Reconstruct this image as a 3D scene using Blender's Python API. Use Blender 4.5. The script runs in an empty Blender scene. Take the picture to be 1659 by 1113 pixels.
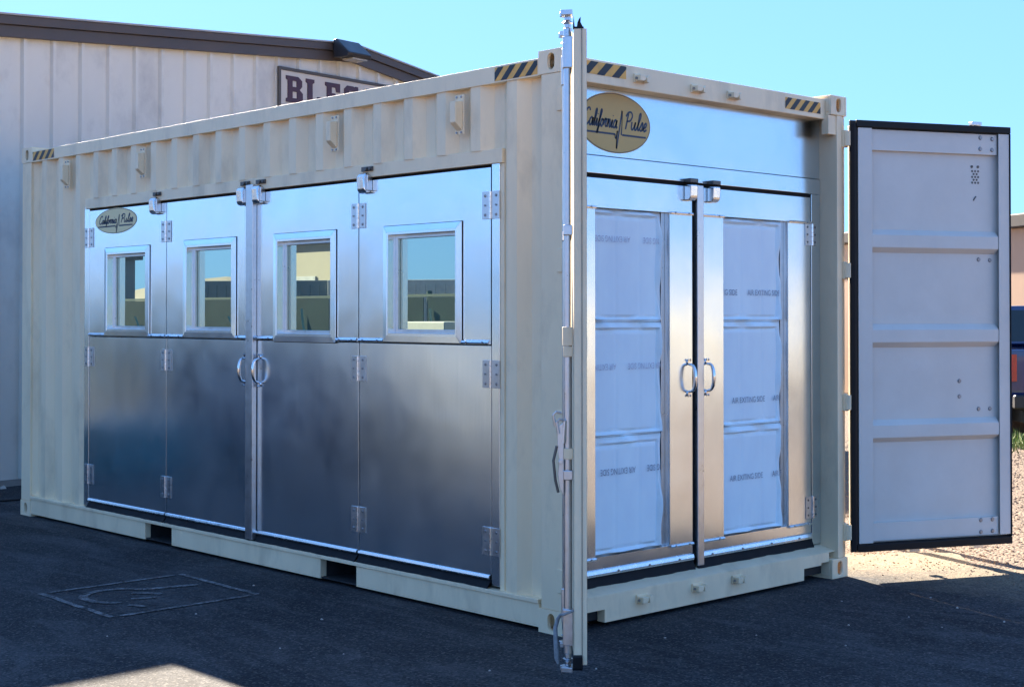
import bpy, bmesh, math, random
from mathutils import Matrix, Vector
from mathutils.geometry import tessellate_polygon
random.seed(7)
R = math.radians
scene = bpy.context.scene
COL = scene.collection

# ------------------------------------------------------------------ camera, sky, sun, exposure
cam_data = bpy.data.cameras.new('camera')
cam_data.sensor_width = 36.0
cam_data.lens = 2364.12 / 1659 * 36
cam_data.shift_y = -78.33 / 1659
cam_data.clip_start = 0.05
cam_data.clip_end = 3000
cam = bpy.data.objects.new('camera', cam_data)
COL.objects.link(cam)
cam.location = (5.0509, -5.0943, 1.5757)
cam.rotation_euler = (R(90 + 0.787), 0, R(136.781 - 90))
scene.camera = cam

SUN = Vector((-1.62, 0.59, 1.0)).normalized()          # towards the sun
world = bpy.data.worlds.new('World')
scene.world = world
world.use_nodes = True
nt = world.node_tree
bg = nt.nodes['Background']
sky = nt.nodes.new('ShaderNodeTexSky')
sky.sky_type = 'NISHITA'
sky.sun_disc = False
sky.sun_elevation = math.asin(SUN.z)
sky.sun_rotation = math.atan2(SUN.x, SUN.y)
sky.altitude = 300
sky.air_density = 1.0
sky.dust_density = 0.4
sky.ozone_density = 2.0
gam = nt.nodes.new('ShaderNodeGamma'); gam.inputs['Gamma'].default_value = 0.33
tint = nt.nodes.new('ShaderNodeMix'); tint.data_type = 'RGBA'; tint.blend_type = 'MULTIPLY'
tint.inputs['Factor'].default_value = 1.0
tint.inputs['B'].default_value = (0.39, 0.745, 1.38, 1)
nt.links.new(sky.outputs['Color'], gam.inputs['Color'])
nt.links.new(gam.outputs['Color'], tint.inputs['A'])
nt.links.new(tint.outputs['Result'], bg.inputs['Color'])
bg.inputs['Strength'].default_value = 0.096

sun_data = bpy.data.lights.new('sun', 'SUN')
sun_data.energy = 5.0
sun_data.angle = R(0.55)
sun_data.color = (1.0, 0.87, 0.70)
sun = bpy.data.objects.new('sun', sun_data)
COL.objects.link(sun)
sun.rotation_euler = SUN.to_track_quat('Z', 'Y').to_euler()
sun.location = (-20, 8, 14)

scene.view_settings.view_transform = 'Standard'
scene.view_settings.look = 'None'
scene.view_settings.gamma = 1.0
scene.view_settings.use_curve_mapping = False
scene.view_settings.exposure = 2.75
scene.cycles.use_denoising = True
scene.cycles.max_bounces = 10
scene.cycles.glossy_bounces = 6
scene.cycles.sample_clamp_indirect = 8
scene.cycles.caustics_reflective = False

# ------------------------------------------------------------------ materials
def mat(name, col, rough=0.6, metal=0.0, var=0.12, scale=6.0, bump=0.0, bump_scale=40.0, bump_dist=0.002,
        rvar=0.08, stretch=None, spec=0.5, coat=0.0, dirt=None, dirt_amt=0.0, dirt_scale=3.0):
    m = bpy.data.materials.new(name)
    m.use_nodes = True
    t = m.node_tree; N = t.nodes; Lk = t.links
    b = N['Principled BSDF']
    b.inputs['Metallic'].default_value = metal
    b.inputs['Specular IOR Level'].default_value = spec
    b.inputs['Coat Weight'].default_value = coat
    tc = N.new('ShaderNodeTexCoord'); mp = N.new('ShaderNodeMapping')
    if stretch: mp.inputs['Scale'].default_value = stretch
    geo = N.new('ShaderNodeNewGeometry')
    Lk.new(geo.outputs['Position'], mp.inputs['Vector'])
    no = N.new('ShaderNodeTexNoise'); no.inputs['Scale'].default_value = scale
    no.inputs['Detail'].default_value = 6; no.inputs['Roughness'].default_value = 0.6
    Lk.new(mp.outputs['Vector'], no.inputs['Vector'])
    rp = N.new('ShaderNodeValToRGB')
    rp.color_ramp.elements[0].position = 0.3; rp.color_ramp.elements[1].position = 0.7
    rp.color_ramp.elements[0].color = (*[c * (1 - var) for c in col], 1)
    rp.color_ramp.elements[1].color = (*[min(1, c * (1 + var)) for c in col], 1)
    Lk.new(no.outputs['Fac'], rp.inputs['Fac'])
    out = rp.outputs['Color']
    if dirt:
        n2 = N.new('ShaderNodeTexNoise'); n2.inputs['Scale'].default_value = dirt_scale
        n2.inputs['Detail'].default_value = 8; n2.inputs['Roughness'].default_value = 0.65
        Lk.new(mp.outputs['Vector'], n2.inputs['Vector'])
        r2 = N.new('ShaderNodeValToRGB')
        r2.color_ramp.elements[0].position = 0.50; r2.color_ramp.elements[1].position = 0.78
        r2.color_ramp.elements[0].color = (0, 0, 0, 1)
        r2.color_ramp.elements[1].color = (dirt_amt, dirt_amt, dirt_amt, 1)
        Lk.new(n2.outputs['Fac'], r2.inputs['Fac'])
        mx = N.new('ShaderNodeMix'); mx.data_type = 'RGBA'
        Lk.new(r2.outputs['Color'], mx.inputs['Factor'])
        Lk.new(out, mx.inputs['A']); mx.inputs['B'].default_value = (*dirt, 1)
        out = mx.outputs['Result']
    Lk.new(out, b.inputs['Base Color'])
    mr = N.new('ShaderNodeMapRange')
    mr.inputs['From Min'].default_value = 0.3; mr.inputs['From Max'].default_value = 0.7
    mr.inputs['To Min'].default_value = max(0.02, rough - rvar); mr.inputs['To Max'].default_value = min(1, rough + rvar)
    Lk.new(no.outputs['Fac'], mr.inputs['Value']); Lk.new(mr.outputs['Result'], b.inputs['Roughness'])
    if bump:
        nb = N.new('ShaderNodeTexNoise'); nb.inputs['Scale'].default_value = bump_scale
        nb.inputs['Detail'].default_value = 5
        Lk.new(mp.outputs['Vector'], nb.inputs['Vector'])
        bp = N.new('ShaderNodeBump'); bp.inputs['Strength'].default_value = bump
        bp.inputs['Distance'].default_value = bump_dist
        Lk.new(nb.outputs['Fac'], bp.inputs['Height']); Lk.new(bp.outputs['Normal'], b.inputs['Normal'])
    return m

def steel_mat(name, col=(0.84, 0.93, 0.99), rough=0.19, wave=0.0065, wscale=1.5, aniso=0.3):
    """bare sheet metal: fine brush, low waves (oil canning), handling smears"""
    m = bpy.data.materials.new(name); m.use_nodes = True
    t = m.node_tree; N = t.nodes; Lk = t.links; b = N['Principled BSDF']
    b.inputs['Metallic'].default_value = 1.0
    geo = N.new('ShaderNodeNewGeometry')
    n1 = N.new('ShaderNodeTexNoise'); n1.inputs['Scale'].default_value = 2.2; n1.inputs['Detail'].default_value = 7
    n1.inputs['Roughness'].default_value = 0.62; n1.inputs['Distortion'].default_value = 0.6
    Lk.new(geo.outputs['Position'], n1.inputs['Vector'])
    rp = N.new('ShaderNodeValToRGB')
    rp.color_ramp.elements[0].position = 0.32; rp.color_ramp.elements[1].position = 0.62
    rp.color_ramp.elements[0].color = (*[c * 0.90 for c in col], 1)
    rp.color_ramp.elements[1].color = (*col, 1)
    Lk.new(n1.outputs['Fac'], rp.inputs['Fac']); Lk.new(rp.outputs['Color'], b.inputs['Base Color'])
    mp = N.new('ShaderNodeMapping'); mp.inputs['Scale'].default_value = (60, 60, 1.2)
    Lk.new(geo.outputs['Position'], mp.inputs['Vector'])
    n2 = N.new('ShaderNodeTexNoise'); n2.inputs['Scale'].default_value = 2.0; n2.inputs['Detail'].default_value = 3
    Lk.new(mp.outputs['Vector'], n2.inputs['Vector'])
    ma = N.new('ShaderNodeMath'); ma.operation = 'MULTIPLY_ADD'
    ma.inputs[1].default_value = 0.05; ma.inputs[2].default_value = rough - 0.065
    Lk.new(n2.outputs['Fac'], ma.inputs[0])
    mb = N.new('ShaderNodeMath'); mb.operation = 'MULTIPLY_ADD'; mb.inputs[1].default_value = 0.14
    Lk.new(n1.outputs['Fac'], mb.inputs[0]); Lk.new(ma.outputs[0], mb.inputs[2])
    Lk.new(mb.outputs[0], b.inputs['Roughness'])
    n3 = N.new('ShaderNodeTexNoise'); n3.inputs['Scale'].default_value = wscale; n3.inputs['Detail'].default_value = 2
    Lk.new(geo.outputs['Position'], n3.inputs['Vector'])
    bp = N.new('ShaderNodeBump'); bp.inputs['Strength'].default_value = 1.0; bp.inputs['Distance'].default_value = wave
    Lk.new(n3.outputs['Fac'], bp.inputs['Height']); Lk.new(bp.outputs['Normal'], b.inputs['Normal'])
    return m

M = {}
M['beige'] = mat('beige_paint', (0.92, 0.735, 0.495), 0.42, var=0.06, scale=2.5, bump=0.25, bump_scale=55, bump_dist=0.0012,
                 dirt=(0.36, 0.28, 0.19), dirt_amt=0.5, dirt_scale=2.4, stretch=(1.5, 1.5, 0.6))
M['inner_paint'] = mat('grey_white_paint', (0.66, 0.63, 0.585), 0.42, var=0.05, scale=3, bump=0.3, bump_scale=45, bump_dist=0.0012,
                       dirt=(0.40, 0.40, 0.40), dirt_amt=0.18, dirt_scale=2.2)
M['steel'] = steel_mat('sheet_steel')
M['steel_end'] = steel_mat('sheet_steel_end', col=(0.73, 0.80, 0.85), rough=0.18, wave=0.007, wscale=1.3)
M['galv'] = mat('galvanised', (0.60, 0.62, 0.65), 0.32, 1.0, var=0.08, scale=22, rvar=0.05, bump=0.1, bump_scale=60)
M['galv_bright'] = mat('bright_galvanised', (0.80, 0.82, 0.84), 0.24, 1.0, var=0.08, scale=20)
M['chrome'] = mat('chrome', (0.75, 0.76, 0.78), 0.10, 1.0, var=0.03, rvar=0.03)
M['rubber'] = mat('black_rubber', (0.008, 0.008, 0.010), 0.65, spec=0.2, var=0.3, scale=12, bump=0.4, bump_scale=9, bump_dist=0.006)
M['gasket'] = mat('black_gasket', (0.006, 0.007, 0.009), 0.5, spec=0.25, var=0.3, scale=12)
M['dark_metal'] = mat('dark_iron', (0.13, 0.125, 0.12), 0.5, 0.7, var=0.2, scale=20)
M['bolt'] = mat('bolt_steel', (0.32, 0.32, 0.33), 0.45, 0.8, var=0.2, scale=50)
M['undercoat_shade'] = mat('undercoat_recess_shade', (0.02, 0.02, 0.022), 0.7, var=0.3, scale=8)  # black undercoat tone stands in for shade in fork pockets and sill notches
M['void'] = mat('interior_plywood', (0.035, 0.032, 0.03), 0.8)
M['hz_yellow'] = mat('hazard_yellow', (0.80, 0.42, 0.09), 0.45, var=0.10, scale=14, dirt=(0.25, 0.18, 0.1), dirt_amt=0.4, dirt_scale=9)
M['hz_black'] = mat('hazard_black', (0.012, 0.014, 0.02), 0.4, var=0.2)
M['stk'] = mat('sticker_tan', (0.58, 0.39, 0.14), 0.5, var=0.03)
M['stk_cream'] = mat('sticker_cream', (0.82, 0.68, 0.38), 0.5, var=0.03)
M['ink'] = mat('sticker_ink', (0.022, 0.045, 0.085), 0.5, var=0.1)
M['ink_grey'] = mat('stamp_ink', (0.27, 0.30, 0.38), 0.9, var=0.45, scale=45)
M['ink_faint'] = mat('faint_stamp_ink', (0.56, 0.58, 0.68), 0.9, var=0.2, scale=45)
M['fabric'] = mat('filter_fabric', (0.83, 0.93, 0.99), 0.95, var=0.045, scale=3.2, bump=0.35, bump_scale=7, bump_dist=0.010, stretch=(1, 1.6, 0.8))
M['wall_paint'] = mat('wall_metal_paint', (0.66, 0.635, 0.57), 0.55, var=0.05, scale=1.2, bump=0.15, bump_scale=25,
                      dirt=(0.20, 0.19, 0.20), dirt_amt=0.5, dirt_scale=1.5, stretch=(1, 1, 0.7))
M['trim_brown'] = mat('brown_trim', (0.075, 0.058, 0.052), 0.5, var=0.15, scale=2)
M['roof_metal'] = mat('roof_sheet', (0.35, 0.32, 0.3), 0.45, 0.2)
M['concrete'] = mat('concrete', (0.26, 0.245, 0.225), 0.9, var=0.2, scale=3, bump=0.4)
M['sign_board'] = mat('sign_cream', (0.56, 0.50, 0.43), 0.5, var=0.05)
M['sign_frame'] = mat('sign_frame', (0.075, 0.06, 0.05), 0.5)
M['sign_text'] = mat('sign_maroon', (0.062, 0.022, 0.035), 0.5)
M['lamp_dark'] = mat('lamp_bronze', (0.022, 0.022, 0.026), 0.4)
M['lamp_glass'] = mat('lamp_lens', (0.42, 0.36, 0.28), 0.25)
M['stucco'] = mat('tan_stucco', (0.46, 0.31, 0.215), 0.9, var=0.06, scale=1.5, bump=0.3, bump_scale=20)
M['roof_dark'] = mat('dark_roof_edge', (0.045, 0.035, 0.032), 0.6)
M['blue_paint'] = mat('blue_car_paint', (0.006, 0.022, 0.11), 0.22, 0.2, var=0.03, coat=1.0)
M['white_paint'] = mat('white_car_paint', (0.72, 0.72, 0.71), 0.25, var=0.03, coat=1.0)
M['car_glass'] = mat('dark_car_glass', (0.012, 0.02, 0.022), 0.05, var=0.1, rvar=0.01)
M['tyre'] = mat('tyre_rubber', (0.018, 0.018, 0.018), 0.8)
M['red_lens'] = mat('red_lens', (0.40, 0.012, 0.012), 0.15, coat=1.0)
M['plastic_black'] = mat('black_plastic', (0.018, 0.018, 0.02), 0.5)
M['fence_green'] = mat('green_slats', (0.002, 0.024, 0.019), 0.6, var=0.25, scale=4)
M['dumpster_blue'] = mat('dumpster_blue', (0.012, 0.03, 0.08), 0.5)
M['teal_plastic'] = mat('teal_plastic', (0.01, 0.20, 0.26), 0.4)
M['crate_white'] = mat('crate_board', (0.36, 0.37, 0.36), 0.8)
M['slat_pale'] = mat('sunlit_slat', (0.22, 0.30, 0.24), 0.6)
M['cream_wall'] = mat('cream_wall', (0.30, 0.27, 0.20), 0.7, var=0.08, scale=0.8)
M['navy_cont'] = mat('slate_container', (0.085, 0.105, 0.12), 0.5)
M['grey_cont'] = mat('grey_container', (0.40, 0.41, 0.40), 0.5)
M['hill'] = mat('hill_scrub', (0.17, 0.145, 0.11), 1.0, var=0.35, scale=0.03)
M['wood_pole'] = mat('weathered_pole', (0.12, 0.085, 0.06), 0.9, stretch=(8, 8, 1))
M['stone'] = mat('pale_stone', (0.42, 0.39, 0.35), 0.9, var=0.3, scale=20)
M['gravel_stone'] = mat('gravel_stone', (0.175, 0.122, 0.088), 0.9, var=0.45, scale=9)
M['grass'] = mat('grass_blade', (0.15, 0.21, 0.055), 0.7, var=0.4, scale=6)
M['cable'] = mat('cable_sheath', (0.012, 0.012, 0.014), 0.6)
M['string'] = mat('grey_cloth_tie', (0.26, 0.27, 0.28), 0.95, var=0.25, scale=60)

def glass_mat():
    m = bpy.data.materials.new('tinted_glass'); m.use_nodes = True
    t = m.node_tree; N = t.nodes; Lk = t.links
    b = N['Principled BSDF']
    b.inputs['Base Color'].default_value = (0.012, 0.095, 0.085, 1)
    b.inputs['Roughness'].default_value = 0.3
    g = N.new('ShaderNodeBsdfGlossy'); g.inputs['Roughness'].default_value = 0.0
    g.inputs['Color'].default_value = (0.80, 0.95, 0.82, 1)
    fr = N.new('ShaderNodeFresnel'); fr.inputs['IOR'].default_value = 1.5
    ad = N.new('ShaderNodeMath'); ad.operation = 'MULTIPLY_ADD'; ad.inputs[1].default_value = 0.9; ad.inputs[2].default_value = 0.48
    Lk.new(fr.outputs['Fac'], ad.inputs[0])
    mx = N.new('ShaderNodeMixShader'); Lk.new(ad.outputs[0], mx.inputs['Fac'])
    Lk.new(b.outputs['BSDF'], mx.inputs[1]); Lk.new(g.outputs['BSDF'], mx.inputs[2])
    Lk.new(mx.outputs['Shader'], N['Material Output'].inputs['Surface'])
    return m
M['glass'] = glass_mat()

def asphalt_mat(name='asphalt', paint=False):
    m = bpy.data.materials.new(name); m.use_nodes = True
    t = m.node_tree; N = t.nodes; Lk = t.links; b = N['Principled BSDF']
    geo = N.new('ShaderNodeNewGeometry')
    def noise(s, d=6, rough=0.6, dist=0.0):
        n = N.new('ShaderNodeTexNoise'); n.inputs['Scale'].default_value = s; n.inputs['Detail'].default_value = d
        n.inputs['Roughness'].default_value = rough; n.inputs['Distortion'].default_value = dist
        Lk.new(geo.outputs['Position'], n.inputs['Vector']); return n
    def ramp(src, p0, c0, p1, c1):
        r = N.new('ShaderNodeValToRGB'); e = r.color_ramp.elements
        e[0].position = p0; e[0].color = (*c0, 1); e[1].position = p1; e[1].color = (*c1, 1)
        Lk.new(src, r.inputs['Fac']); return r.outputs['Color']
    def mix(f, a, bb, blend='MIX'):
        x = N.new('ShaderNodeMix'); x.data_type = 'RGBA'; x.blend_type = blend
        if isinstance(f, float): x.inputs['Factor'].default_value = f
        else: Lk.new(f, x.inputs['Factor'])
        for s, k in ((a, 'A'), (bb, 'B')):
            if isinstance(s, tuple): x.inputs[k].default_value = (*s, 1)
            else: Lk.new(s, x.inputs[k])
        return x.outputs['Result']
    base = ramp(noise(0.9, 8, 0.62, 0.4).outputs['Fac'], 0.34, (0.012, 0.0135, 0.018), 0.70, (0.042, 0.044, 0.050))
    v = N.new('ShaderNodeTexVoronoi'); v.inputs['Scale'].default_value = 105
    Lk.new(geo.outputs['Position'], v.inputs['Vector'])
    sep = N.new('ShaderNodeSeparateColor'); Lk.new(v.outputs['Color'], sep.inputs['Color'])
    agg = ramp(sep.outputs['Red'], 0.72, (0, 0, 0), 0.97, (0.42, 0.42, 0.42))
    c = mix(agg, base, (0.17, 0.16, 0.145))
    streak = N.new('ShaderNodeTexNoise'); streak.inputs['Scale'].default_value = 1.3; streak.inputs['Detail'].default_value = 9
    streak.inputs['Roughness'].default_value = 0.68; streak.inputs['Distortion'].default_value = 1.6
    smp = N.new('ShaderNodeMapping'); smp.inputs['Rotation'].default_value = (0, 0, 0.7); smp.inputs['Scale'].default_value = (0.6, 2.2, 1)
    Lk.new(geo.outputs['Position'], smp.inputs['Vector']); Lk.new(smp.outputs['Vector'], streak.inputs['Vector'])
    c = mix(ramp(streak.outputs['Fac'], 0.48, (0, 0, 0), 0.72, (0.75, 0.75, 0.75)), c, (0.085, 0.086, 0.092))
    stain = ramp(noise(2.6, 9, 0.7, 1.2).outputs['Fac'], 0.62, (0, 0, 0), 0.76, (0.45, 0.45, 0.45))
    c = mix(stain, c, (0.13, 0.13, 0.135))
    if paint:
        worn = ramp(noise(9, 10, 0.78, 0.3).outputs['Fac'], 0.40, (0, 0, 0), 0.64, (0.85, 0.85, 0.85))
        c = mix(worn, c, (0.29, 0.295, 0.305))
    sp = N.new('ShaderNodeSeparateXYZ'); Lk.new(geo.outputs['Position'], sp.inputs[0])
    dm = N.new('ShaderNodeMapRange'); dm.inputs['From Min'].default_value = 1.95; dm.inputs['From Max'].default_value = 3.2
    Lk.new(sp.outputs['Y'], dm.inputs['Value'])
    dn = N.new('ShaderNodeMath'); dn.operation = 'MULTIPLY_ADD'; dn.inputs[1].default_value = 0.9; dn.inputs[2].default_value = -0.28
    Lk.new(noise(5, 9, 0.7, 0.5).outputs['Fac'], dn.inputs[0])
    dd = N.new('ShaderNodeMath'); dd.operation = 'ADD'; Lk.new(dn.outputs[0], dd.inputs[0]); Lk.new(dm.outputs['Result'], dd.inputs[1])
    lit_dust = ramp(dd.outputs[0], 0.45, (0, 0, 0), 1.0, (0.85, 0.85, 0.85))  # sand dust near the gravel, kept off the shade to lift the sunlit ground
    c = mix(lit_dust, c, (0.165, 0.135, 0.095))
    gr = ramp(sep.outputs['Green'], 0.05, (0.58, 0.58, 0.58), 0.95, (1.46, 1.43, 1.39))
    c = mix(1.0, c, gr, 'MULTIPLY')
    Lk.new(c, b.inputs['Base Color'])
    b.inputs['Roughness'].default_value = 0.9; b.inputs['Specular IOR Level'].default_value = 0.22
    bp = N.new('ShaderNodeBump'); bp.inputs['Strength'].default_value = 0.7; bp.inputs['Distance'].default_value = 0.004
    Lk.new(v.outputs['Distance'], bp.inputs['Height'])
    bp2 = N.new('ShaderNodeBump'); bp2.inputs['Strength'].default_value = 0.5; bp2.inputs['Distance'].default_value = 0.02
    Lk.new(noise(7).outputs['Fac'], bp2.inputs['Height']); Lk.new(bp.outputs['Normal'], bp2.inputs['Normal'])
    Lk.new(bp2.outputs['Normal'], b.inputs['Normal'])
    return m
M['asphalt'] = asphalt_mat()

def gravel_mat():
    m = bpy.data.materials.new('gravel'); m.use_nodes = True
    t = m.node_tree; N = t.nodes; Lk = t.links; b = N['Principled BSDF']
    geo = N.new('ShaderNodeNewGeometry')
    v = N.new('ShaderNodeTexVoronoi'); v.inputs['Scale'].default_value = 42
    Lk.new(geo.outputs['Position'], v.inputs['Vector'])
    sep = N.new('ShaderNodeSeparateColor'); Lk.new(v.outputs['Color'], sep.inputs['Color'])
    r = N.new('ShaderNodeValToRGB'); e = r.color_ramp.elements
    e[0].position = 0.1; e[0].color = (0.085, 0.060, 0.044, 1); e[1].position = 0.95; e[1].color = (0.215, 0.155, 0.112, 1)
    Lk.new(sep.outputs['Green'], r.inputs['Fac'])
    n = N.new('ShaderNodeTexNoise'); n.inputs['Scale'].default_value = 0.5; n.inputs['Detail'].default_value = 6
    Lk.new(geo.outputs['Position'], n.inputs['Vector'])
    mx = N.new('ShaderNodeMix'); mx.data_type = 'RGBA'; mx.inputs['B'].default_value = (0.145, 0.103, 0.073, 1)
    Lk.new(n.outputs['Fac'], mx.inputs['Factor']); Lk.new(r.outputs['Color'], mx.inputs['A'])
    Lk.new(mx.outputs['Result'], b.inputs['Base Color'])
    b.inputs['Roughness'].default_value = 0.95
    bp = N.new('ShaderNodeBump'); bp.inputs['Strength'].default_value = 1.0; bp.inputs['Distance'].default_value = 0.03
    bp.invert = True
    Lk.new(v.outputs['Distance'], bp.inputs['Height']); Lk.new(bp.outputs['Normal'], b.inputs['Normal'])
    return m
M['gravel'] = gravel_mat()

M['worn_paint'] = asphalt_mat('worn_paint', True)

# ------------------------------------------------------------------ mesh helpers
ORG = {}          # world origin of every object while it is being built (no rotations)

class MB:
    def __init__(self, T=None):
        self.v = []; self.f = []; self.mi = []; self.T = T; self.cur = 0
    def add(self, vs, fs):
        o = len(self.v)
        for p in vs:
            p = Vector(p)
            self.v.append(self.T @ p if self.T else p)
        for q in fs:
            self.f.append(tuple(i + o for i in q)); self.mi.append(self.cur)
        return self
    def box(self, x0, x1, y0, y1, z0, z1):
        vs = [(x, y, z) for z in (z0, z1) for y in (y0, y1) for x in (x0, x1)]
        return self.add(vs, [(0, 2, 3, 1), (4, 5, 7, 6), (0, 1, 5, 4), (2, 6, 7, 3), (0, 4, 6, 2), (1, 3, 7, 5)])
    def cyl(self, p0, p1, r, n=12, r1=None, cap=True):
        p0 = Vector(p0); p1 = Vector(p1); d = (p1 - p0).normalized()
        a = d.orthogonal().normalized(); b = d.cross(a)
        r1 = r if r1 is None else r1
        vs = []
        for p, rr in ((p0, r), (p1, r1)):
            for i in range(n):
                w = 2 * math.pi * i / n
                vs.append(p + rr * (math.cos(w) * a + math.sin(w) * b))
        fs = [(i, (i + 1) % n, n + (i + 1) % n, n + i) for i in range(n)]
        if cap: fs += [tuple(range(n - 1, -1, -1)), tuple(range(n, 2 * n))]
        return self.add(vs, fs)
    def tube(self, pts, r, n=8, rs=None):
        pts = [Vector(p) for p in pts]; vs = []; m = len(pts); ref = None
        for k, p in enumerate(pts):
            d = (pts[min(k + 1, m - 1)] - pts[max(k - 1, 0)]).normalized()
            a = d.orthogonal().normalized() if ref is None else (ref - d * ref.dot(d)).normalized()
            ref = a; b = d.cross(a); rr = rs[k] if rs else r
            for i in range(n):
                w = 2 * math.pi * i / n
                vs.append(p + rr * (math.cos(w) * a + math.sin(w) * b))
        fs = [(k * n + i, k * n + (i + 1) % n, (k + 1) * n + (i + 1) % n, (k + 1) * n + i) for k in range(m - 1) for i in range(n)]
        fs += [tuple(range(n - 1, -1, -1)), tuple(range((m - 1) * n, m * n))]
        return self.add(vs, fs)
    def prism(self, plane, poly, c0, c1, holes=()):
        mp = {'xz': lambda a, b, c: (a, c, b), 'yz': lambda a, b, c: (c, a, b), 'xy': lambda a, b, c: (a, b, c)}[plane]
        loops = [poly] + list(holes)
        flat = [p for l in loops for p in l]; n = len(flat)
        tris = tessellate_polygon([[Vector((p[0], p[1], 0)) for p in l] for l in loops])
        vs = [mp(p[0], p[1], c0) for p in flat] + [mp(p[0], p[1], c1) for p in flat]
        fs = [tuple(t) for t in tris] + [tuple(i + n for i in reversed(t)) for t in tris]
        o = 0
        for l in loops:
            k = len(l)
            fs += [(o + i, o + (i + 1) % k, n + o + (i + 1) % k, n + o + i) for i in range(k)]
            o += k
        return self.add(vs, fs)
    def build(self, name, m, parent=None, bevel=0.0, smooth=False, origin=None, root_T=None):
        me = bpy.data.meshes.new(name)
        if origin is None:
            lo = [min(p[i] for p in self.v) for i in range(3)]; hi = [max(p[i] for p in self.v) for i in range(3)]
            origin = Vector([(lo[i] + hi[i]) / 2 for i in range(3)])
        origin = Vector(origin)
        me.from_pydata([p - origin for p in self.v], [], self.f)
        for mm in (m if isinstance(m, (list, tuple)) else [m]): me.materials.append(M[mm])
        for p, i in zip(me.polygons, self.mi): p.material_index = i
        bm = bmesh.new(); bm.from_mesh(me)
        bmesh.ops.recalc_face_normals(bm, faces=bm.faces); bm.to_mesh(me); bm.free()
        if smooth or bevel:
            for p in me.polygons: p.use_smooth = True
            me.set_sharp_from_angle(angle=R(38))
        o = bpy.data.objects.new(name, me); COL.objects.link(o)
        ORG[o.name] = origin.copy()
        if parent:
            o.parent = parent; o.location = origin - ORG[parent.name]
        else:
            o.location = origin
        if bevel:
            b = o.modifiers.new('bevel', 'BEVEL'); b.width = bevel; b.segments = 2; b.limit_method = 'ANGLE'; b.angle_limit = R(40)
            b.harden_normals = True
        if name in ('rivet', 'hinge_screw', 'bolt', 'vent_hole', 'vent_screw', 'roof_rib', 'crossmember', 'wall_rib'): o['kind'] = 'stuff'
        return o

def tag(o, label=None, cat=None, group=None, kind=None):
    if label: o['label'] = label
    if cat: o['category'] = cat
    if group: o['group'] = group
    if kind: o['kind'] = kind
    return o
def thing(name, loc, label, cat, group=None):
    o = bpy.data.objects.new(name, None); COL.objects.link(o); o.location = loc; o.empty_display_size = 0.2
    ORG[o.name] = Vector(loc)
    return tag(o, label, cat, group)
def copy_tree(o, parent=None):
    c = o.copy(); COL.objects.link(c)
    if parent: c.parent = parent
    for ch in list(o.children): copy_tree(ch, c)
    return c

def stadium(cx, cy, w, h, n=7):
    """upright slot outline"""
    r = w / 2; pts = []
    for s, y0 in ((0, cy + h / 2 - r), (1, cy - h / 2 + r)):
        for i in range(n):
            a = math.pi * i / (n - 1) + s * math.pi
            pts.append((cx + r * math.cos(a), y0 + r * math.sin(a)))
    return pts
def ellipse(cx, cy, a, b, n=48):
    return [(cx + a * math.cos(2 * math.pi * i / n), cy + b * math.sin(2 * math.pi * i / n)) for i in range(n)]
def rect(x0, x1, y0, y1): return [(x0, y0), (x1, y0), (x1, y1), (x0, y1)]

def crom(pts, k=5):
    out = []; P = [pts[0]] + list(pts) + [pts[-1]]
    for i in range(1, len(P) - 2):
        for j in range(k):
            t = j / k; a, b, c, d = P[i - 1], P[i], P[i + 1], P[i + 2]
            out.append(tuple(0.5 * (2 * b[q] + (c[q] - a[q]) * t + (2 * a[q] - 5 * b[q] + 4 * c[q] - d[q]) * t * t +
                             (-a[q] + 3 * b[q] - 3 * c[q] + d[q]) * t ** 3) for q in (0, 1)))
    out.append(tuple(pts[-1])); return out

def ribbon(mb, pts, w, to3, d0):
    """flat stroke of constant width, printed on a surface through to3(a, b, depth)"""
    n = len(pts); vs = []
    for i, p in enumerate(pts):
        q0 = pts[max(i - 1, 0)]; q1 = pts[min(i + 1, n - 1)]
        dx, dy = q1[0] - q0[0], q1[1] - q0[1]; l = math.hypot(dx, dy) or 1
        nx, ny = -dy / l * w / 2, dx / l * w / 2
        vs += [(p[0] + nx, p[1] + ny), (p[0] - nx, p[1] - ny)]
    mb.add([to3(a, b, d0) for a, b in vs], [(2 * i, 2 * i + 1, 2 * i + 3, 2 * i + 2) for i in range(n - 1)])

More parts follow.
